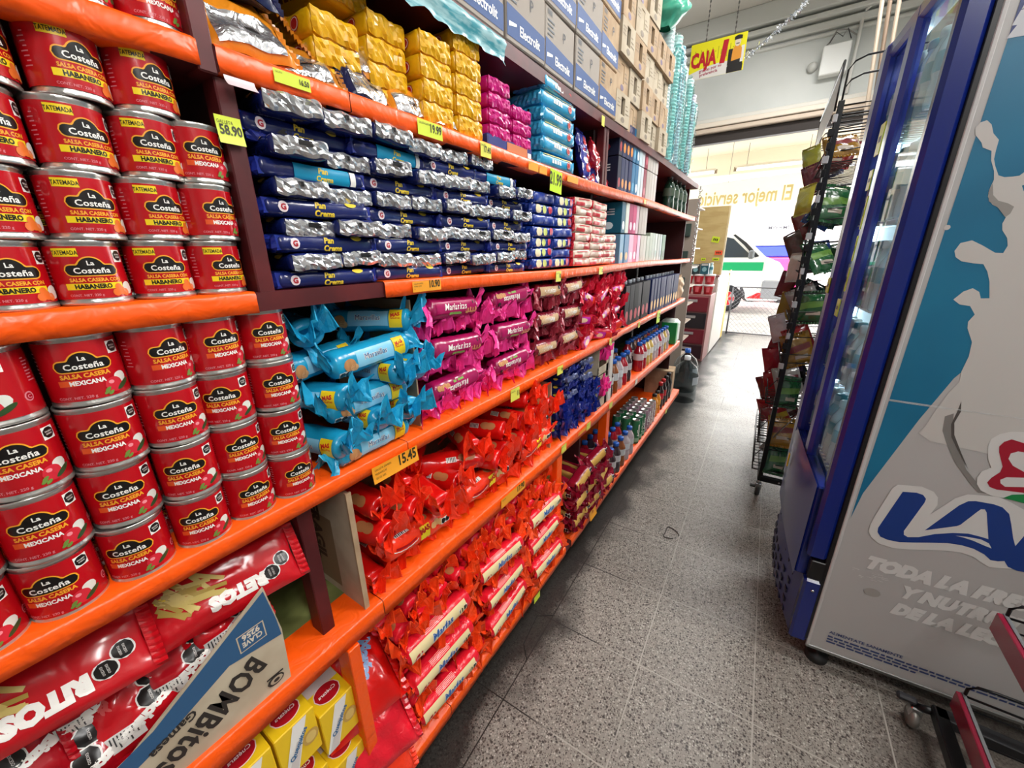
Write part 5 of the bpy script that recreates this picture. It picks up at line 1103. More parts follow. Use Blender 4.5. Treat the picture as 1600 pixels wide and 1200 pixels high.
mb = MB(); mb.poly([(.145, 1.062), (.158, 1.0), (.183, .953), (.219, .901), (.251, .865), (.275, .841), (.258, .839), (.234, .864), (.183, .92), (.152, .974), (.136, 1.007), (.13, 1.05)], M('85827E', .4), PF(.0008)); mb.poly([(.150, 1.10), (.157, 1.07), (.153, 1.035), (.162, 1.0), (.186, .955), (.222, .903), (.184, .95), (.158, .992), (.148, 1.03), (.150, 1.07)], M('55504C', .4), PF(.0012)); add('swirl', mb, fr)
LW = [(.086, .815), (.1, .818), (.138, .824), (.166, .815), (.179, .799), (.184, .774), (.177, .739), (.195, .773), (.219, .808), (.24, .828), (.274, .834), (.298, .838), (.325, .828), (.353, .814), (.42, .83), (.80, .85), (.83, .80), (.80, .66), (.60, .60), (.405, .623), (.383, .625), (.362, .617), (.338, .611), (.32, .62), (.301, .632), (.276, .636), (.247, .631), (.21, .619), (.161, .602), (.126, .593), (.091, .596), (.069, .613), (.058, .633), (.057, .658), (.061, .694), (.077, .799)]
FW = [(.292, 1.036), (.27, 1.032), (.252, 1.021), (.24, 1.003), (.24, .979), (.251, .942), (.262, .921), (.248, .905), (.244, .883), (.249, .864), (.261, .847), (.284, .837), (.52, .844), (.56, .88), (.54, .93), (.57, .98), (.54, 1.03), (.48, 1.04), (.42, 1.06), (.36, 1.05)]
LWM = M('DAD9D6', .35); mb = MB(); mb.poly(LW, LWM, PF(.0016)); mb.poly(FW, LWM, PF(.0014))
LB = M('1B3C86', .35); L_ = [(.102, .795), (.132, .801), (.147, .798), (.156, .787), (.156, .774), (.136, .663), (.139, .65), (.149, .645), (.172, .654), (.207, .677), (.242, .695), (.272, .704), (.298, .703), (.314, .701), (.289, .783), (.283, .792), (.276, .79), (.271, .779), (.25, .727), (.244, .72), (.179, .682), (.232, .788), (.246, .807), (.26, .812), (.295, .813), (.313, .809), (.33, .793), (.342, .763), (.357, .721), (.375, .681), (.377, .661), (.367, .646), (.349, .637), (.335, .635), (.319, .649), (.294, .659), (.269, .661), (.24, .657), (.204, .644), (.166, .631), (.136, .62), (.108, .618), (.089, .623), (.079, .637), (.077, .653)]
mb.poly(L_, LB, PF(.0020)); mb.poly([(.249, .688), (.272, .693), (.3, .695), (.318, .688), (.327, .674), (.31, .678), (.287, .685), (.265, .688)], LWM, PF(.0024))
off = .283
for dx, pts in ((off, L_),): mb.poly([(x + dx, y + .004) for x, y in pts if True], LB, PF(.0018))
RD = M('A81830', .35)
mb.poly([(.301, 1.005), (.276, 1.011), (.265, 1.001), (.26, .986), (.264, .969), (.281, .93), (.281, .912), (.27, .891), (.266, .875), (.274, .863), (.288, .859), (.40, .870), (.52, .862), (.538, .88), (.52, .91), (.525, .93), (.545, .97), (.53, 1.01), (.49, 1.012), (.44, .98), (.40, .955), (.36, .98)], RD, PF(.0020))
mb.poly([(.338, .882), (.301, .872), (.29, .88), (.287, .89), (.296, .901), (.327, .908), (.37, .90), (.375, .888)], LWM, PF(.0024)); mb.poly([(.323, .924), (.298, .937), (.285, .955), (.285, .971), (.296, .98), (.308, .98), (.345, .955), (.36, .93)], LWM, PF(.0024))
mb.poly([(.307, .838), (.319, .852), (.341, .86), (.38, .862), (.44, .852), (.39, .838), (.348, .834)], M('188848', .35), PF(.0022)); add('dairy_logo', mb, fr)
mb = MB(); q = PF(.0010); c1 = M('DCDBD8', .4)
mb.text('TODA LA FRESCURA', .044, q, c1, .072, .498, 'L', .09, shear=.25, sx=.93); mb.text('Y NUTRICIÓN', .042, q, c1, .172, .424, 'L', .09, shear=.25, sx=.93); mb.text('DE LA LECHE', .042, q, c1, .176, .352, 'L', .09, shear=.25, sx=.93)
cb = M('3A4878', .4); mb.text('ALIMENTATE SANAMENTE', .0125, q, cb, .048, .180, 'L', .02, sx=.98)
for k in range(3):
    w_ = [.62, .62, .24][k]; u = .048
    while u < .048 + w_:
        l = rnd.uniform(.008, .026); mb.strip(q, u, u + l, .163 - .0125 * k, .170 - .0125 * k, cb, 1); u += l + .004
mb.text('#SoyLALA', .085, PF(.0010), M('C9CCD2', .4), .004, 1.957, 'L', .08, shear=.25); add('lettering', mb, fr)
mb = MB(); SM = M('8E8A84', .6)
for k in range(16):
    u, v = .04 + .1 * rnd.random(), .45 + .03 * rnd.random(); mb.strip(PF(.0012), u, u + .015 * rnd.random() + .004, v, v + .0012, c1, 1)
for k in range(3): mb.strip(PF(.0014), .005, .30 - .08 * k, lambda u, k=k: 1.078 - .002 * k - .03 * (u - .05), lambda u, k=k: 1.079 - .002 * k - .03 * (u - .05), M('D8DCDC', .4), 3)
mb.ell(PF(.0012), .118, .405, .022, .016, M('A5A19B', .6), 10); mb.strip(PF(.0014), .47, .58, lambda u: .30 - .08 * (u - .47), lambda u: .312 - .12 * (u - .47), M('8FA090', .6), 8); add('scuff_mark', mb, fr)
# door: thick frame standing proud of the cabinet; local y runs along the face
def fbox(x0, x1, y0, y1, z0, z1, m_, nm, bev=.006, par=fr):
    mb = MB(); mb.box((x0, y0, z0), (x1, y1, z1), m_, bev); return add(nm, mb, par)
fbox(-.016, .004, -.001, .05, .12, FHT, BLK, 'door_gasket', .002); fbox(-.016, .02, FD - .02, FD, .12, FHT, BLK, 'door_gasket', .002)
d1 = fbox(-.072, -.016, -.004, .035, .47, FHT, DB, 'door_frame', .010); d1['label'] = 'wide blue door edge'
fbox(-.086, -.055, .285, .355, .72, FHT, DB2, 'door_bar', .012); fbox(-.092, -.016, .55, .63, .47, FHT, DB2, 'door_bar', .012)
mb = MB(); vs = []
for i in range(15):
    y = .03 + .59 * i / 14; bl_ = .026 * math.sin(PI * i / 14)
    for z, k_ in ((.36, .2), (.42, .7), (.55, 1), (.68, .8), (.74, .1)): vs.append((-.088 - bl_ * k_, y, z))
mb.add(vs, [(i * 5 + j, i * 5 + 5 + j, i * 5 + 6 + j, i * 5 + 1 + j) for i in range(14) for j in range(4)], DB2, True); mb.box((-.086, .03, .37), (-.02, .60, .735), DB, .006); add('door_sill', mb, fr)
fbox(-.085, -.02, .03, .60, FHT - .05, FHT, DB2, 'door_rail', .01)
GLS = glass_mat('door_glass', 'EAF6F8', .98, .02, 1.3)
for (a, b) in ((.035, .285), (.355, .55)):
    mb = MB(); mb.box((-.067, a, .735), (-.062, b, FHT - .05), GLS); add('door_glass', mb, fr)
# bulging louvred base
mb = MB(); vs = []; n_ = 20
bul_ = lambda y: .055 * math.sin(PI * min(1, (y + .04) / (FD + .10)))
for i in range(n_ + 1):
    y = .03 + (FD - .03) * i / n_
    for (z, k_) in ((.095, .6), (.14, .9), (.22, 1.0), (.30, .95), (.36, .6)): vs.append((-.045 - bul_(y) * k_, y, z))
mb.add(vs, [(i * 5 + j, i * 5 + 5 + j, i * 5 + 6 + j, i * 5 + 1 + j) for i in range(n_) for j in range(4)], M('2A3688', .35, coat=.2), True); mb.box((-.04, .03, .09), (.0, FD, .36), DB, .004); add('base_grille', mb, fr)
mb = MB()
for i in range(8):
    for j in range(5):
        y = .10 + .062 * i; z = .120 + .045 * j; k_ = (.82, .95, 1, .97, .78)[j]
        mb.box((-.0485 - bul_(y + .015) * k_, y, z), (-.040 - bul_(y) * .8, y + .030, z + .018), M('10143A', .5), .001)
add('grille_slats', mb, fr)
fbox(-.060, -.006, -.003, .035, .10, .38, DB, 'corner_cap', .008); fbox(-.055, -.006, -.001, .028, .385, .462, BLK, 'hinge', .003)
mb = MB(); mb.lathe([(0, 0), (.006, 0), (.005, .004), (0, .005)], STEEL, 10, mx=Matrix.Translation((-.030, -.004, .34)) @ Matrix.Rotation(PI / 2, 4, 'X')); add('screw', mb, fr)
fbox(-.118, -.114, .42, .44, .60, .66, YEL, 'sticker', .001)
for (x, y) in ((.05, .05), (.78, .05), (.05, .60)):
    mb = MB(); mb.lathe([(0, 0), (.034, 0), (.036, .008), (.036, .022), (.030, .028), (.012, .03), (.012, .07), (.04, .075), (.04, .09), (0, .09)], M('1E1E1E', .6), 24, mx=Matrix.Translation((x, y, 0))); add('foot', mb, fr)
# lit interior
fbox(.55, .57, .05, .63, .40, 2.1, M('E8F0F2', .3), 'back_liner'); fbox(-.01, .55, .05, .63, .36, .46, M('E8F0F2', .3), 'floor_liner')
mb = MB(); 
for (x, y) in ((-.045, .046), (.012, .60)): mb.tube([(x, y, .76), (x, y, 2.08)], .006, M('EAF8FF', .4, emit=26), 6)
add('led_strip', mb, fr)
for k in range(6):
    mb = MB(); z = .50 + .27 * k
    for i in range(17): mb.tube([(-.055, .07 + i * .032, z), (.53, .07 + i * .032, z)], .0025, WHITE, 4)
    for x in (.04, .3, .53): mb.tube([(x, .06, z - .003), (x, .62, z - .003)], .004, WHITE, 4)
    add('wire_shelf', mb, fr)
WB = bottle(.21, .034, M('CFE6EA', .12, coat=.6), M('D8ECEE', .3), label_m=M('6FB4C4', .3)); WB2 = bottle(.21, .034, M('A8D4DA', .12, coat=.6), M('2C8C9C', .3), label_m=M('E8F2F2', .3))
ca, sa = math.cos(FA), math.sin(FA)
for k in range(6):
    for i in range(7):
        lx, ly = -.020, .085 + i * .079; v = (k * 3 + i) % 3
        t = thing('bottle', 'chilled water bottle inside the lit fridge, %s shelf, %s from the near door' % (rowname(k, 6), NTH[i]), 'bottle', (FR[0] + lx * ca - ly * sa, FR[1] + lx * sa + ly * ca, .5035 + .27 * k), (0, 0, i), 'bottles inside the fridge')
        for nme, me in zip(('bottle_body', 'cap', 'bottle_label'), (WB if v else WB2)): add(nme, me, t)
NEON = M('C6D820', .4)
for i, (y, z, w, h) in enumerate(((.30, 1.78, .05, .09), (.31, 1.68, .04, .06), (.29, 1.56, .012, .10), (.29, 1.46, .012, .08), (.29, 1.36, .012, .08), (.56, 1.33, .05, .06), (.31, 1.27, .045, .06))):
    mb = MB(); mb.box((-.003, 0, 0), (0, w, h), NEON, .0008); mb.strip(lambda u, v: (-.0034, u, v), w * .2, w * .8, h * .4, h * .6, M('4A5010', .5), 2)
    lx, ly = -.094, y; single('price_sticker', mb, 'neon yellow price sticker on the fridge door frame, %s from the top' % NTH[i], 'price tag', (FR[0] + lx * ca - ly * sa, FR[1] + lx * sa + ly * ca, z), (0, 0, FA), 'neon stickers on the fridge')

# ================================================================ WIRE SNACK RACK BEHIND THE FRIDGE
rk = thing('snack_rack', 'tall black wire snack rack on wheels behind the fridge', 'rack', (.10, 2.66, 0), (0, 0, .03))
RL, RW_ = 1.05, .50     # length along y, depth along x
for (x, y) in ((0, 0), (0, RL), (RW_, 0), (RW_, RL)):
    mb = MB(); mb.box((x - .012, y - .012, .11), (x + .012, y + .012, 2.16), BLACKW, .002); add('post', mb, rk)
    mb = MB(); mb.lathe([(0, -.012), (.03, -.012), (.034, -.006), (.034, .006), (.03, .012), (0, .012)], M('3A3A3C', .5), 20, mx=Matrix.Translation((x, y, .036)) @ Matrix.Rotation(PI / 2, 4, 'Y')); mb.lathe([(0, -.014), (.015, -.014), (.015, .014), (0, .014)], STEEL, 12, mx=Matrix.Translation((x, y, .036)) @ Matrix.Rotation(PI / 2, 4, 'Y')); mb.box((x - .018, y - .012, .05), (x + .018, y + .02, .09), STEEL, .003); mb.tube([(x, y, .085), (x, y, .12)], .012, STEEL, 8); mb.box((x - .045, y - .012, .055), (x - .015, y + .012, .068), M('2A2A2A', .5), .003); add('caster', mb, rk)
mb = MB(); mb.box((0, -.014, .11), (RW_, .014, .145), BLACKW, .003); mb.box((-.014, 0, .11), (.014, RL, .145), M('3C3A3A', .3, .6), .003)
for xx in (.1, .15): mb.lathe([(0, 0), (.007, 0), (.006, .004), (0, .005)], STEEL, 8, mx=Matrix.Translation((xx, -.014, .128)) @ Matrix.Rotation(PI / 2, 4, 'X'))
add('base_bar', mb, rk)
ZR = [.17, .36, .62, .88, 1.12, 1.38, 1.64, 1.90]
for k, z in enumerate(ZR):
    mb = MB(); x0 = -.05 if k < 3 else -.02
    for i in range(22): mb.tube([(x0, .03 + i * (RL - .06) / 21, z), (RW_, .03 + i * (RL - .06) / 21, z + .03)], .0022, BLACKW, 4)
    mb.tube([(x0, .02, z), (x0, RL - .02, z)], .004, BLACKW, 5); mb.tube([(RW_, .02, z + .03), (RW_, RL - .02, z + .03)], .004, BLACKW, 5)
    for yy in (.02, RL - .02):
        for dz in (.0, .05, .10): mb.tube([(x0, yy, z + dz), (x0 + .03, yy, z + dz + .05 * (dz > .06)), (RW_ * .8, yy, z + dz + .03 + .05 * (dz > .06)), (RW_, yy, z + dz + .03)], .003, BLACKW, 5)
    mb.tube([(x0, .02, z + .055), (x0, RL - .02, z + .055)], .003, BLACKW, 5); add('wire_shelf', mb, rk)
mb = MB()
for dz, h in ((0, .05), (0, .12)):
    a = [(0, 0, 2.16), (0, 0, 2.16 + h), (.02, 0, 2.19 + h), (.06, 0, 2.205 + h), (RW_ - .06, 0, 2.205 + h), (RW_ - .02, 0, 2.19 + h), (RW_, 0, 2.16 + h), (RW_, 0, 2.16)]
    mb.tube(a, .0045, BLACKW, 6); mb.tube([(x, RL, z) for x, y, z in a], .0045, BLACKW, 6)
for k in range(14): mb.tube([(0, k * RL / 13, 2.14), (RW_, k * RL / 13, 2.14)], .0025, BLACKW, 4)
for z in (2.03, 2.07, 2.10): mb.tube([(0, 0, z), (RW_, 0, z)], .003, BLACKW, 4)
add('top_guard', mb, rk)
mb = MB(); mb.box((-.022, .0, 2.14), (-.018, RL, 2.30), M('A8A6A4', .4), .001); mb.tube([(-.02, 0, 2.12), (-.02, 0, 2.32), (-.02, RL, 2.32), (-.02, RL, 2.12)], .005, BLACKW, 6); add('header_plate', mb, rk)
mb = MB(); BP = M('1C3A70', .4)
for i in range(40): mb.box((RW_ - .06, .02, .30 + i * .045), (RW_ - .055, RL - .02, .34 + i * .045), BP if (i // 6) % 2 == 0 else M('101522', .4), .001)
add('back_slats', mb, rk)
mb = MB(); mb.tube([(.02, -.016, .42), (.33, -.016, 1.0)], .004, STEEL, 5); mb.tube([(.33, -.016, 1.20), (.1, -.016, 1.05)], .003, STEEL, 5); mb.tube([(.12, -.016, 1.62), (.45, -.016, 2.02)], .004, STEEL, 5); add('brace', mb, rk)
cols_ = [('124B25', '567C31'), ('79181B', '8F771D'), ('09090E', '2D1A3B'), ('112D63', '858A8F'), ('0D4025', '7C8577'), ('8A6313', '6D1313'), ('858380', '550E13'), ('4B0C13', '856327'), ('082C22', '596D63'), ('231A18', '684F3B')]
def art_sn(c):
    def f(mb, f1, f2, f3, sx, sy):
        mb.strip(f1, -sx * .42, sx * .42, lambda u: sy * (-.05 + .9 * u), lambda u: sy * (.16 + .6 * u), M(c, .3), 8, 2); mb.strip(f2, -sx * .2, sx * .25, lambda u: -sy * .30, lambda u: -sy * .18, M('A89C8C', .4), 5)
    return f
sb = random.Random(5); i = 0
for k, z in enumerate(ZR):
    for j in range(8):
        if k == 0 and j > 2: continue
        if k == 1 and j in (1, 5): continue
        if k == 7 and j % 2: continue
        c, a = cols_[(k * 5 + j * 3 + (k == 5) * 2) % 10] if k not in (5, 6) else cols_[[0, 4, 8, 0, 3, 4, 8, 0][j]]
        lx = .06 + .20 * (j % 2) + sb.uniform(-.02, .02); ly = .06 + .125 * j
        pouch('snack_bag', 'glossy snack bag on the wire rack, %s shelf, %s from the near end' % (rowname(k, 8), NTH[j]), (.10 + lx, 2.66 + ly, z + .075), (1.15 + sb.uniform(-.35, .25), sb.uniform(-.5, .5), sb.uniform(-.5, .7)), .15, .17 if k < 7 else .12, .05, M(c, .2, bump=.5, bscale=24, coat=.5), None, 200 + i, art=art_sn(a), group='snack bags on the wire rack', n=12); i += 1
hc = ['8A8A28', '5A2830', 'A8A030', '6A2A2C', '4A3A34', 'C8C4BC', '703038', '8A7A30', 'C0C4CC', '7A1C28', 'A01830', '8A1420', '6A1018', '9A1A28']
for i in range(14):
    z = 2.02 - .125 * i; y = 3.35 - (.16 * (i % 3)); 
    pouch('snack_bag', 'narrow bag clipped in the strip hanging down the rack corner, %s from the top' % NTH[i], (.045 + (.02 if i % 2 else -.005), y, z), (PI / 2 + sb.uniform(-.3, .3), sb.uniform(-.5, .2), -.5 + sb.uniform(-.4, .4)), .10, .16, .035, M(hc[i], .25, bump=.5, bscale=24, coat=.4), None, 300 + i, group='bags on the hanging clip strip', n=10)
t = thing('clip_strip', 'dark hanging clip strip down the near corner of the wire rack', 'clip strip', (.085, 2.64, 0)); mb = MB()
mb.tube([(.005, 0, 2.12), (-.01, .0, 1.5), (.0, 0, .8)], .004, BLACKW, 5)
for k in range(22): mb.box((-.014 + .006 * (k % 2), -.008, .85 + k * .058), (.012, .008, .885 + k * .058), BLACKW if k % 3 else M('C8C8CC', .2, .6), .003)
add('clips', mb, t)

# ================================================================ LOW TIERED RACK, FRONT RIGHT
r2 = thing('tiered_rack', 'low black display rack with burgundy edge strips, bottom right corner', 'rack', (0, 0, 0))
BUG = M('8E1032', .28, coat=.4); BGE = M('4A1020', .4)
for (x, y1, z) in ((.650, 1.425, .175), (.655, 1.43, .485)):
    mb = MB(); dz = .05; mb.box((x, .35, z - .01), (x + .012, y1, z + .05), BUG, .002); mb.box((x + .012, .35, z + .0), (x + .020, y1 + .002, z + .052), M('9A9EA0', .3, .6)); add('edge_strip', mb, r2)
    mb = MB()
    for i in range(9): mb.tube([(x + .02, y1 - .01 - i * .11, z + .008), (x + .42, y1 - .01 - i * .11, z + .030)], .003, BLACKW, 5)
    mb.tube([(x + .018, y1 - .004, z + .03), (x + .018, y1 - .004, z + .075), (x + .035, y1 - .004, z + .093), (x + .07, y1 - .004, z + .098), (x + .42, y1 - .004, z + .11)], .0042, BLACKW, 6); mb.tube([(x + .02, y1 - .004, z + .045), (x + .42, y1 - .004, z + .055)], .0035, BLACKW, 5); add('wire_shelf', mb, r2)
mb = MB(); mb.box((.625, .35, .09), (.660, 1.44, .125), BLACKW, .003); mb.box((.63, 1.40, .09), (1.1, 1.44, .125), M('2A2A2C', .4, .4), .003); add('base_frame', mb, r2)
mb = MB(); mb.box((1.05, 1.38, .1), (1.09, 1.42, 1.1), BLACKW, .003); add('post', mb, r2)
mb = MB(); T_ = Matrix.Translation((.60, 1.445, .036)); mb.lathe([(0, -.012), (.028, -.012), (.035, -.004), (.035, .004), (.028, .012), (0, .012)], M('8E8A84', .35, .5), 22, mx=T_ @ Matrix.Rotation(PI / 2, 4, 'Y')); mb.box((.585, 1.43, .045), (.617, 1.462, .085), STEEL, .004); mb.box((.55, 1.438, .085), (.60, 1.462, .105), M('26262A', .5), .006); mb.tube([(.60, 1.445, .08), (.63, 1.43, .105)], .012, BLACKW, 8); add('caster', mb, r2)

# ================================================================ HANGING SIGN, GARLAND
sg = thing('hanging_sign', 'yellow CAJA 1 sign hanging on two chains from the ceiling', 'sign', (-.885, 5.0, 3.30), (0, 0, .02))
mb = MB(); w, h = .245, .152; mb.box((-w, -.003, -h), (w, .003, h), M('E6DC20', .4), .001); add('board', mb, sg)
mb = MB(); f = lambda o: (lambda u, v: (u, -.0034 - o, v)); CR = M('B8202C', .4)
mb.text('CAJA', .120, f(.0008), CR, -.235, -.045, 'L', .05, sx=.60); mb.text('1', .17, f(.0010), CR, .030, -.045, 'L', .06, shear=.1, sx=.9)
mb.strip(f(.0004), -w, w * .55, lambda u: -h, lambda u: -h + .055 + .05 * math.sin((u + w) * 5.2), M('D8D4CC', .5), 14); mb.text('gracias por su', .026, f(.0010), M('A02848', .5), -.05, -.090, 'C', .02, rot=.10); mb.text('preferencia', .026, f(.0010), M('A02848', .5), -.06, -.125, 'C', .02, rot=.10)
for k in range(16): mb.strip(f(.0003), -.23 + .026 * k, -.222 + .026 * k, .02 + .03 * (k % 3) - .03, .06 + .03 * (k % 2), M('B8AE18', .5), 1)
K1 = M('1A1614', .5); mb.poly([(.10, -h), (.235, -h), (.235, -.10), (.22, -.04), (.13, -.05), (.10, -.10)], K1, f(.0006)); mb.poly([(.13, -.06), (.215, -.05), (.212, .03), (.19, .06), (.15, .06), (.135, .03)], M('D89030', .5), f(.0008)); mb.ell(f(.0010), .172, .085, .026, .034, M('D8C8B0', .5), 10); mb.strip(f(.0012), .140, .206, lambda u: .105, lambda u: .130 + .01 * math.sin((u - .14) * 45), K1, 8); mb.strip(f(.0012), .158, .186, .070, .077, K1, 3); mb.strip(f(.0007), .10, .135, -.09, .04, K1, 2); mb.strip(f(.0007), .208, .235, -.08, .05, M('D8D4CC', .5), 2); add('printing', mb, sg)
for x in (-.115, .135):
    mb = MB(); n_ = 40; Ht = 4.95 - 3.30 - h
    mb.tube([(x, 0, h - .01), (x + (.0), 0, h + Ht)], .0022, M('6E6A66', .4, .6), 4)
    for i in range(n_):
        z = h + Ht * (i + .5) / n_; mb.box((x - .007 + .002 * (i % 2), -.002, z - .011), (x + .007 - .002 * (i % 2), .002, z + .011), M('6E6A66', .4, .6), .002)
    add('chain', mb, sg)
gl = MB(); gr = random.Random(9); TNS = M('E4E6EA', .2, .85); TNM = M('CFD3D8', .25, .7)
pA, pB = Vector((-.60, 5.05, 3.22)), Vector((-.02, 5.6, 4.35))
for seg in ((Vector((-.63, 5.03, 3.25)), Vector((.05, 5.3, 3.92))), (Vector((-1.19, 5.03, 3.05)), Vector((-1.10, 5.02, 3.20)))):
    a, b = seg; n_ = 150 if (b - a).length > .3 else 34; dr = (b - a)
    gl.tube([a, a + dr * .5 + Vector((0, 0, -.03)), b], .003, TNM, 4)
    for i in range(n_ * 2):
        p = a + dr * gr.random(); p.z -= .12 * (1 - ((2 * ((p - a).length / dr.length)) - 1) ** 2) * .25
        d = Vector((gr.uniform(-1, 1), gr.uniform(-1, 1), gr.uniform(-1, 1))).normalized() * gr.uniform(.02, .042); s_ = d.cross(Vector((gr.random(), gr.random(), 1))).normalized() * .0045
        gl.add([p - s_, p + s_, p + d + s_, p + d - s_], [(0, 1, 2, 3)], TNS if i % 2 else TNM)
single('tinsel_garland', gl, 'silver tinsel garland strung beside the hanging sign', 'garland')

# ================================================================ FAR END: COUNTER, DRAWERS, BOARD
t = thing('checkout_counter', 'pale checkout counter with white side along the aisle', 'counter', (0, 0, 0))
mb = MB(); mb.box((-1.5, 6.42, 0), (-.745, 8.0, 1.14), M('B9ACA4', .5), .004); add('counter_body', mb, t)
mb = MB(); mb.box((-.744, 6.46, .02), (-.735, 7.98, 1.10), M('E8E2DC', .4)); add('side_panel', mb, t)
mb = MB(); mb.box((-.742, 7.78, .02), (-.728, 7.95, 1.18), M('E8C860', .5), .002); add('yellow_board', mb, t)
mb = MB(); mb.box((-1.52, 6.40, 1.14), (-.73, 8.0, 1.165), M('8A6A60', .5), .003); add('counter_top', mb, t)
dr_ = thing('drawer_stack', 'maroon and dark drawer stack under the red tubs', 'drawers', (0, 0, 0))
mb = MB(); mb.box((-1.30, 5.95, 0), (-.745, 6.40, .93), M('9A6A68', .5), .004); add('drawer_frame', mb, dr_)
for k, (z0, z1, c) in enumerate(((.70, .90, '7A2030'), (.47, .68, '242028'), (.25, .45, '7A2030'), (.04, .23, '3A2028'))):
    mb = MB(); mb.box((-1.28, 5.93, z0), (-.765, 5.95, z1), M(c, .35, coat=.2), .004); d = add('drawer', mb, dr_)
    mb = MB(); mb.box((-1.02, 5.92, z1 - .07), (-.90, 5.93, z1 - .035), M('A8A0A0', .5), .003); add('handle', mb, d)
def tub(x, y, z, lab):
    t = thing('red_tub', lab, 'tub', (x, y, z), (0, 0, 0), 'red tubs with white lids')
    mb = MB(); mb.lathe([(0, 0), (.052, 0), (.064, .115)], M('C8202C', .3, coat=.3), 20); add('tub_body', mb, t); mb = MB(); mb.lathe([(.066, .108), (.069, .112), (.069, .128), (.064, .132), (0, .132)], M('E4DCDC', .35), 20); add('lid', mb, t)
    mb = MB(); mb.lathe([(.0585, .03), (.064, .095)], M('D86068', .4), 8, a0=-1.9, a1=-1.2); add('tub_label', mb, t)
for r_ in range(2):
    for j in range(4): tub(-1.21 + j * .136, 6.05, .932 + r_ * .134, 'red tub with white lid on the drawer stack, %s row, %s along' % (['lower', 'upper'][r_], NTH[j]))
t = thing('beige_shelf', 'narrow beige shelf unit standing behind the shelving end', 'shelves', (-1.2, 5.2, 0)); BG = M('A39488', .5)
mb = MB(); mb.box((0, 0, 0), (.30, .02, 2.06), BG, .002); mb.box((0, .02, 0), (.02, .38, 2.06), BG); add('side_panel', mb, t)
for k in range(9): mb = MB(); mb.box((.02, .02, .2 + k * .22), (.30, .38, .215 + k * .22), M('B8A89A', .5), .001); add('shelf_board', mb, t)
for k in range(3): mb = MB(); mb.box((.05, -.03, 1.06 + .30 * k), (.24, -.001, 1.20 + .30 * k), M('3C4A44', .4), .004); add('small_bin', mb, t)
t = thing('plywood_board', 'upright yellowish plywood board with price stickers behind the shelves', 'board', (0, 0, 0))
mb = MB(); mb.box((-1.13, 6.60, 1.166), (-.755, 6.64, 2.09), two_tone('plywood', 'B89C64', 'C4AA72', 4, .6, stretch=(1, 1, 4)), .002); mb.box((-.755, 6.60, 1.166), (-.735, 6.64, 2.09), M('D8C49A', .6)); add('panel', mb, t)
for i, (x, z, w, h, c) in enumerate(((-.93, 1.62, .10, .08, 'C8D828'), (-.86, 1.44, .10, .06, 'E85830'), (-1.03, 1.36, .06, .04, 'C8D828'), (-.88, 1.36, .09, .04, 'C8D828'))):
    mb = MB(); mb.box((0, -.002, 0), (w, 0, h), M(c, .5), .0005)
    for k in range(3): mb.strip(lambda u, v: (u, -.0024, v), w * (.2 + .22 * k), w * (.34 + .22 * k), h * .3, h * .7, BLKL, 1)
    single('price_sticker', mb, '%s price sticker on the plywood board, %s' % ({'C8D828': 'neon yellow', 'E85830': 'orange'}[c], ['upper', 'middle', 'lower left', 'lower right'][i]), 'price tag', (x, 6.598, z), (0, [.2, 0, 0, 0][i], 0))
for i, (x, c, h) in enumerate(((-1.17, '1C2444', .12), (-1.04, '2A3438', .13), (-.93, '245A68', .14))):
    t = thing('small_box', '%s small box standing on the red tubs, %s' % (['navy', 'dark grey', 'teal'][i], ['left', 'middle', 'right'][i]), 'box', (x, 6.0, 1.198)); mb = MB(); mb.box((0, 0, 0), (.10, .08, h), M(c, .4), .003); add('carton_body', mb, t); mb = MB(); mb.ell(lambda u, v: (u, -.001, v), .05, h * .45, .03, .03, M('8CB8C0', .4), 10); mb.strip(lambda u, v: (u, -.001, v), .01, .09, h * .8, h * .95, M('D8D0C8', .5), 2); add('printing', mb, t)
t = thing('clear_bottle', 'small clear bottle standing on the red tubs', 'bottle', (-.80, 6.03, 1.198))
for nme, me in zip(('bottle_body', 'cap', 'bottle_label'), bottle(.15, .026, M('B8D8DC', .15, coat=.5), M('D8ECEC', .3), label_m=M('4A8C9C', .3))): add(nme, me, t)

# green bottles hanging at the far end of the top orange shelf
for i in range(4): 
    yy = 3.15 + i * .14; t = thing('green_bottle', 'dark green bottle at the far end of the top orange shelf, %s' % NTH[i], 'bottle', (-.76, yy, ZT(yy)), (0, 0, 0), 'dark green bottles')
    for nme, me in zip(('bottle_body', 'cap', 'bottle_label'), BOT.setdefault('green', bottle(.23, .04, GL('1E3A2C'), M('2A2A2A', .4), label_m=M('4A5A4A', .4)))): add(nme, me, t)
t = thing('hanging_chain', 'thin metal chain with clips hanging at the shelving end', 'chain', (-.68, 3.86, 0)); mb = MB()
for k in range(26): mb.lathe([(.010, -.003), (.014, 0), (.010, .003), (.008, 0), (.010, -.003)], STEEL, 10, mx=Matrix.Translation((.004 * (k % 2), 0, 2.0 - k * .024)) @ Matrix.Rotation(PI / 2, 4, 'X' if k % 2 else 'Y'))
add('links', mb, t)

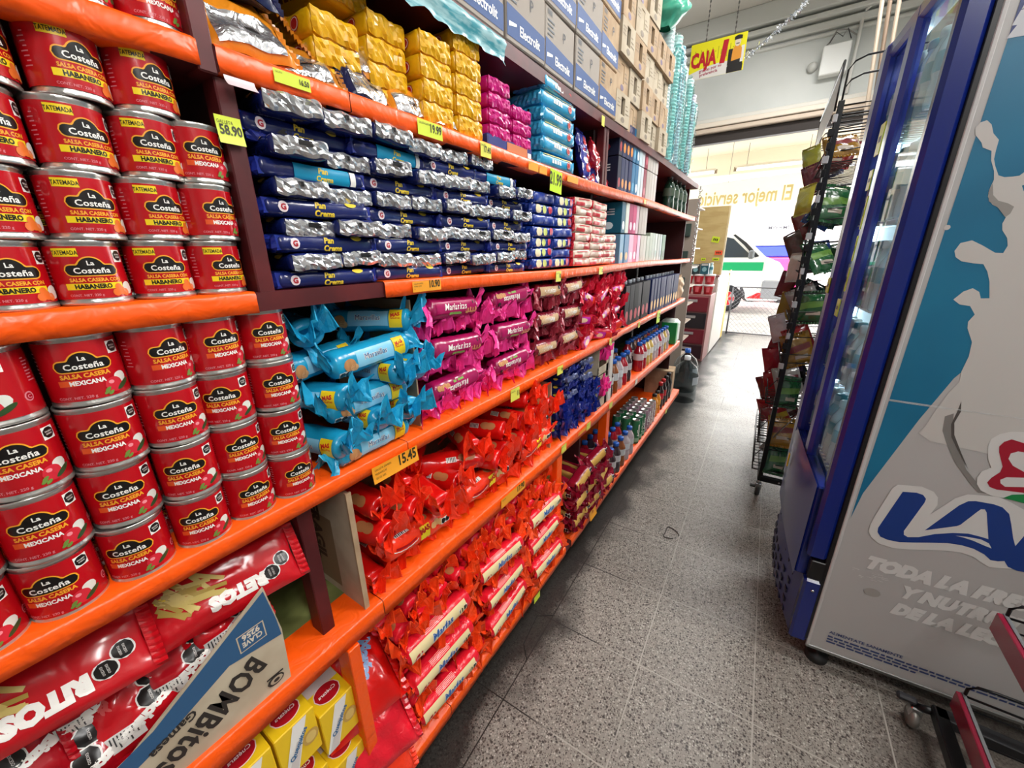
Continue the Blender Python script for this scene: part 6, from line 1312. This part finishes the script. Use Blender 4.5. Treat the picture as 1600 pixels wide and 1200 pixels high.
# ================================================================ PRICE TAGS
TY = M('D4E23C', .4); TO = M('F2A028', .4); TL = M('E2DC58', .4); INK = M('2C2A14', .5)
def tag(y, z, w, h, c, lines, price, lab, x=-.6935, tilt=0, big=None, curl=0.0):
    t = thing('price_tag', lab, 'price tag', (x, y, z), (tilt, 0, 0)); mb = MB(); mb.strip(lambda u, v: (.001 + curl * abs(v / h) ** 2, u, v), 0, w, -h, 0, c, 8, 4); mb.strip(lambda u, v: (.0004 + curl * abs(v / h) ** 2, u, v), w, 0, -h, 0, c, 8, 4); add('paper', mb, t)
    mb = MB(); f = lambda u, v: (.0016 + curl * abs(v / h) ** 2, u, v)
    for k, s_ in enumerate(lines): mb.text(s_, h * .13, f, INK, w * .05, -h * (.28 + .25 * k), 'L', .0, sx=.8)
    if price: mb.text(price, h * (.42 if big is None else big), f, INK, w * .96, -h * .66, 'R', .03, sx=.75)
    if lines or price: add('writing', mb, t)
tag(.392, SH['A'](.4) - .004, .058, .018, TY, ['GALLETA'], '16.50', 'yellow price tag on the top orange shelf edge under the foil pouches')
tag(.685, SH['A'](.7) - .002, .075, .030, TY, ['GALLETA SURTIDO'], '19.99', 'neon green price tag on the top orange edge near the navy packs', big=.55)
tag(.90, SH['A'](.9) - .002, .045, .034, TL, ['GALLETA'], '17.40', 'pale yellow price tag on the top orange edge below the yellow bricks')
tag(1.135, SH['A'](1.1) - .008, .06, .022, TO, ['10.90'], '', 'orange price strip on the top orange edge, first'); tag(1.20, SH['A'](1.2) - .008, .05, .022, TO, ['11.50'], '', 'orange price strip on the top orange edge, second')
tag(1.275, SH['A'](1.3) - .004, .085, .068, M('C4E418', .4), [], '21.99', 'large neon green price card hanging from the top orange edge', big=.55, tilt=-.06)
tag(1.40, SH['A'](1.3) - .008, .09, .02, TO, ['12.00'], '', 'orange price strip on the top orange edge right of the neon card')
tag(2.35, SH['A'](2.3) - .006, .035, .022, TL, [], '9', 'small yellow sticker on the far part of the top orange edge')
tag(.63, SH['M'](.65) - .003, .092, .024, TO, ['GALLETA GAMESA', 'MARIAS 12/170', 'G'], '10.90', 'orange price tag reading 10.90 on the middle shelf edge', big=.7)
tag(1.33, SH['M'](1.3) - .002, .04, .038, TL, ['GALLETA'], '10', 'small yellow price tag on the middle orange edge above the burgundy rolls'); tag(1.75, SH['M'](1.7) - .002, .045, .032, TL, ['GALLETA'], '12', 'small yellow price tag on the middle orange edge below the wafer bricks')
tag(.46, SH['L'](.5) - .016, .135, .040, TO, ['GALLETA GAMESA', 'MARAVILLAS', '20/125 GRS'], '15.45', 'orange price tag reading 15.45 on the lower can shelf edge', big=.65, curl=.004)
tag(1.02, SH['L'](1) - .000, .055, .044, TL, ['GALLETA'], '11', 'yellow price tag under the pink rolls'); tag(1.36, SH['L'](1.4) - .004, .05, .036, TL, ['GALLETA'], '14', 'yellow price tag under the burgundy rolls'); tag(1.95, SH['L'](1.9) - .004, .04, .04, TL, [], '9', 'small yellow price tag near the black juice cartons'); tag(2.9, SH['L'](2.9) + .01, .09, .09, M('C4E418', .4), [], '22', 'neon green card hanging from the third shelf edge'); tag(2.45, SH['L'](2.5) - .002, .04, .036, TL, [], '13', 'small yellow price tag below the black cartons')
tag(.95, SH['K'](1) - .004, .16, .036, TO, ['GALLETA'], '17.90', 'orange price tag reading 17.90 on the fourth shelf edge', big=.65)
tag(1.42, SH['K'](1.4) - .0, .05, .038, TL, ['GALLETA'], '', 'yellow price tag at the corner below the navy rolls'); tag(1.70, SH['K'](1.7) - .0, .05, .038, TL, ['GALLETA'], '', 'yellow price tag below the navy flat packs'); tag(1.60, SH['K'](1.6) - .008, .09, .018, TO, [], '', 'orange strip tag below the navy rolls'); tag(2.02, SH['K'](2) - .0, .05, .036, TL, [], '', 'yellow price tag below the small cartons'); tag(2.5, SH['K'](2.5) - .0, .05, .036, M('E4E0D0', .4), [], '', 'white price tag on the far fourth shelf edge')
tag(.300, 1.692, .034, .036, TY, ['GALLETA'], '58.90', 'neon green price card taped on the maroon post', x=-.702, big=.36, curl=.004); tag(.320, 1.742, .040, .014, M('D8C8CC', .4), [], '', 'white torn tag under the top orange edge at the post', curl=.01)
tag(1.12, SH['B'](1.1) - .02, .05, .034, TY, [], '', 'neon yellow tag at the bottom orange edge near the floor', x=-.655); tag(1.70, .16, .09, .05, TO, [], '', 'loose orange paper tag at the far bottom shelf edge', x=-.652, curl=.01)
tag(3.4, SH['B'](3.4), .06, .04, TL, [], '', 'pale yellow tag at the bottom shelf edge below the colas', x=-.655); tag(1.69, SH['T'](1.7) - .012, .03, .035, TL, [], '', 'small yellow tag on the maroon top shelf edge near the shelf post')
# a loose dark loop of cord on the floor
mb = MB(); mb.tube([(-.28 + .035 * math.cos(a) + .012 * math.cos(2 * a), 1.98 + .05 * math.sin(a), .003) for a in [k * PI / 12 for k in range(22)]], .0022, M('3A3430', .6), 5); single('cord_loop', mb, 'small loop of dark cord lying on the aisle floor', 'cord')
mb = MB(); mb.tube([(-.583, 1.16, .0006), (-.64, 1.12, .0006), (-.62, .98, .0006), (-.575, .93, .0006)], .0016, M('15110E', .8), 4); struct('trim_10', mb)
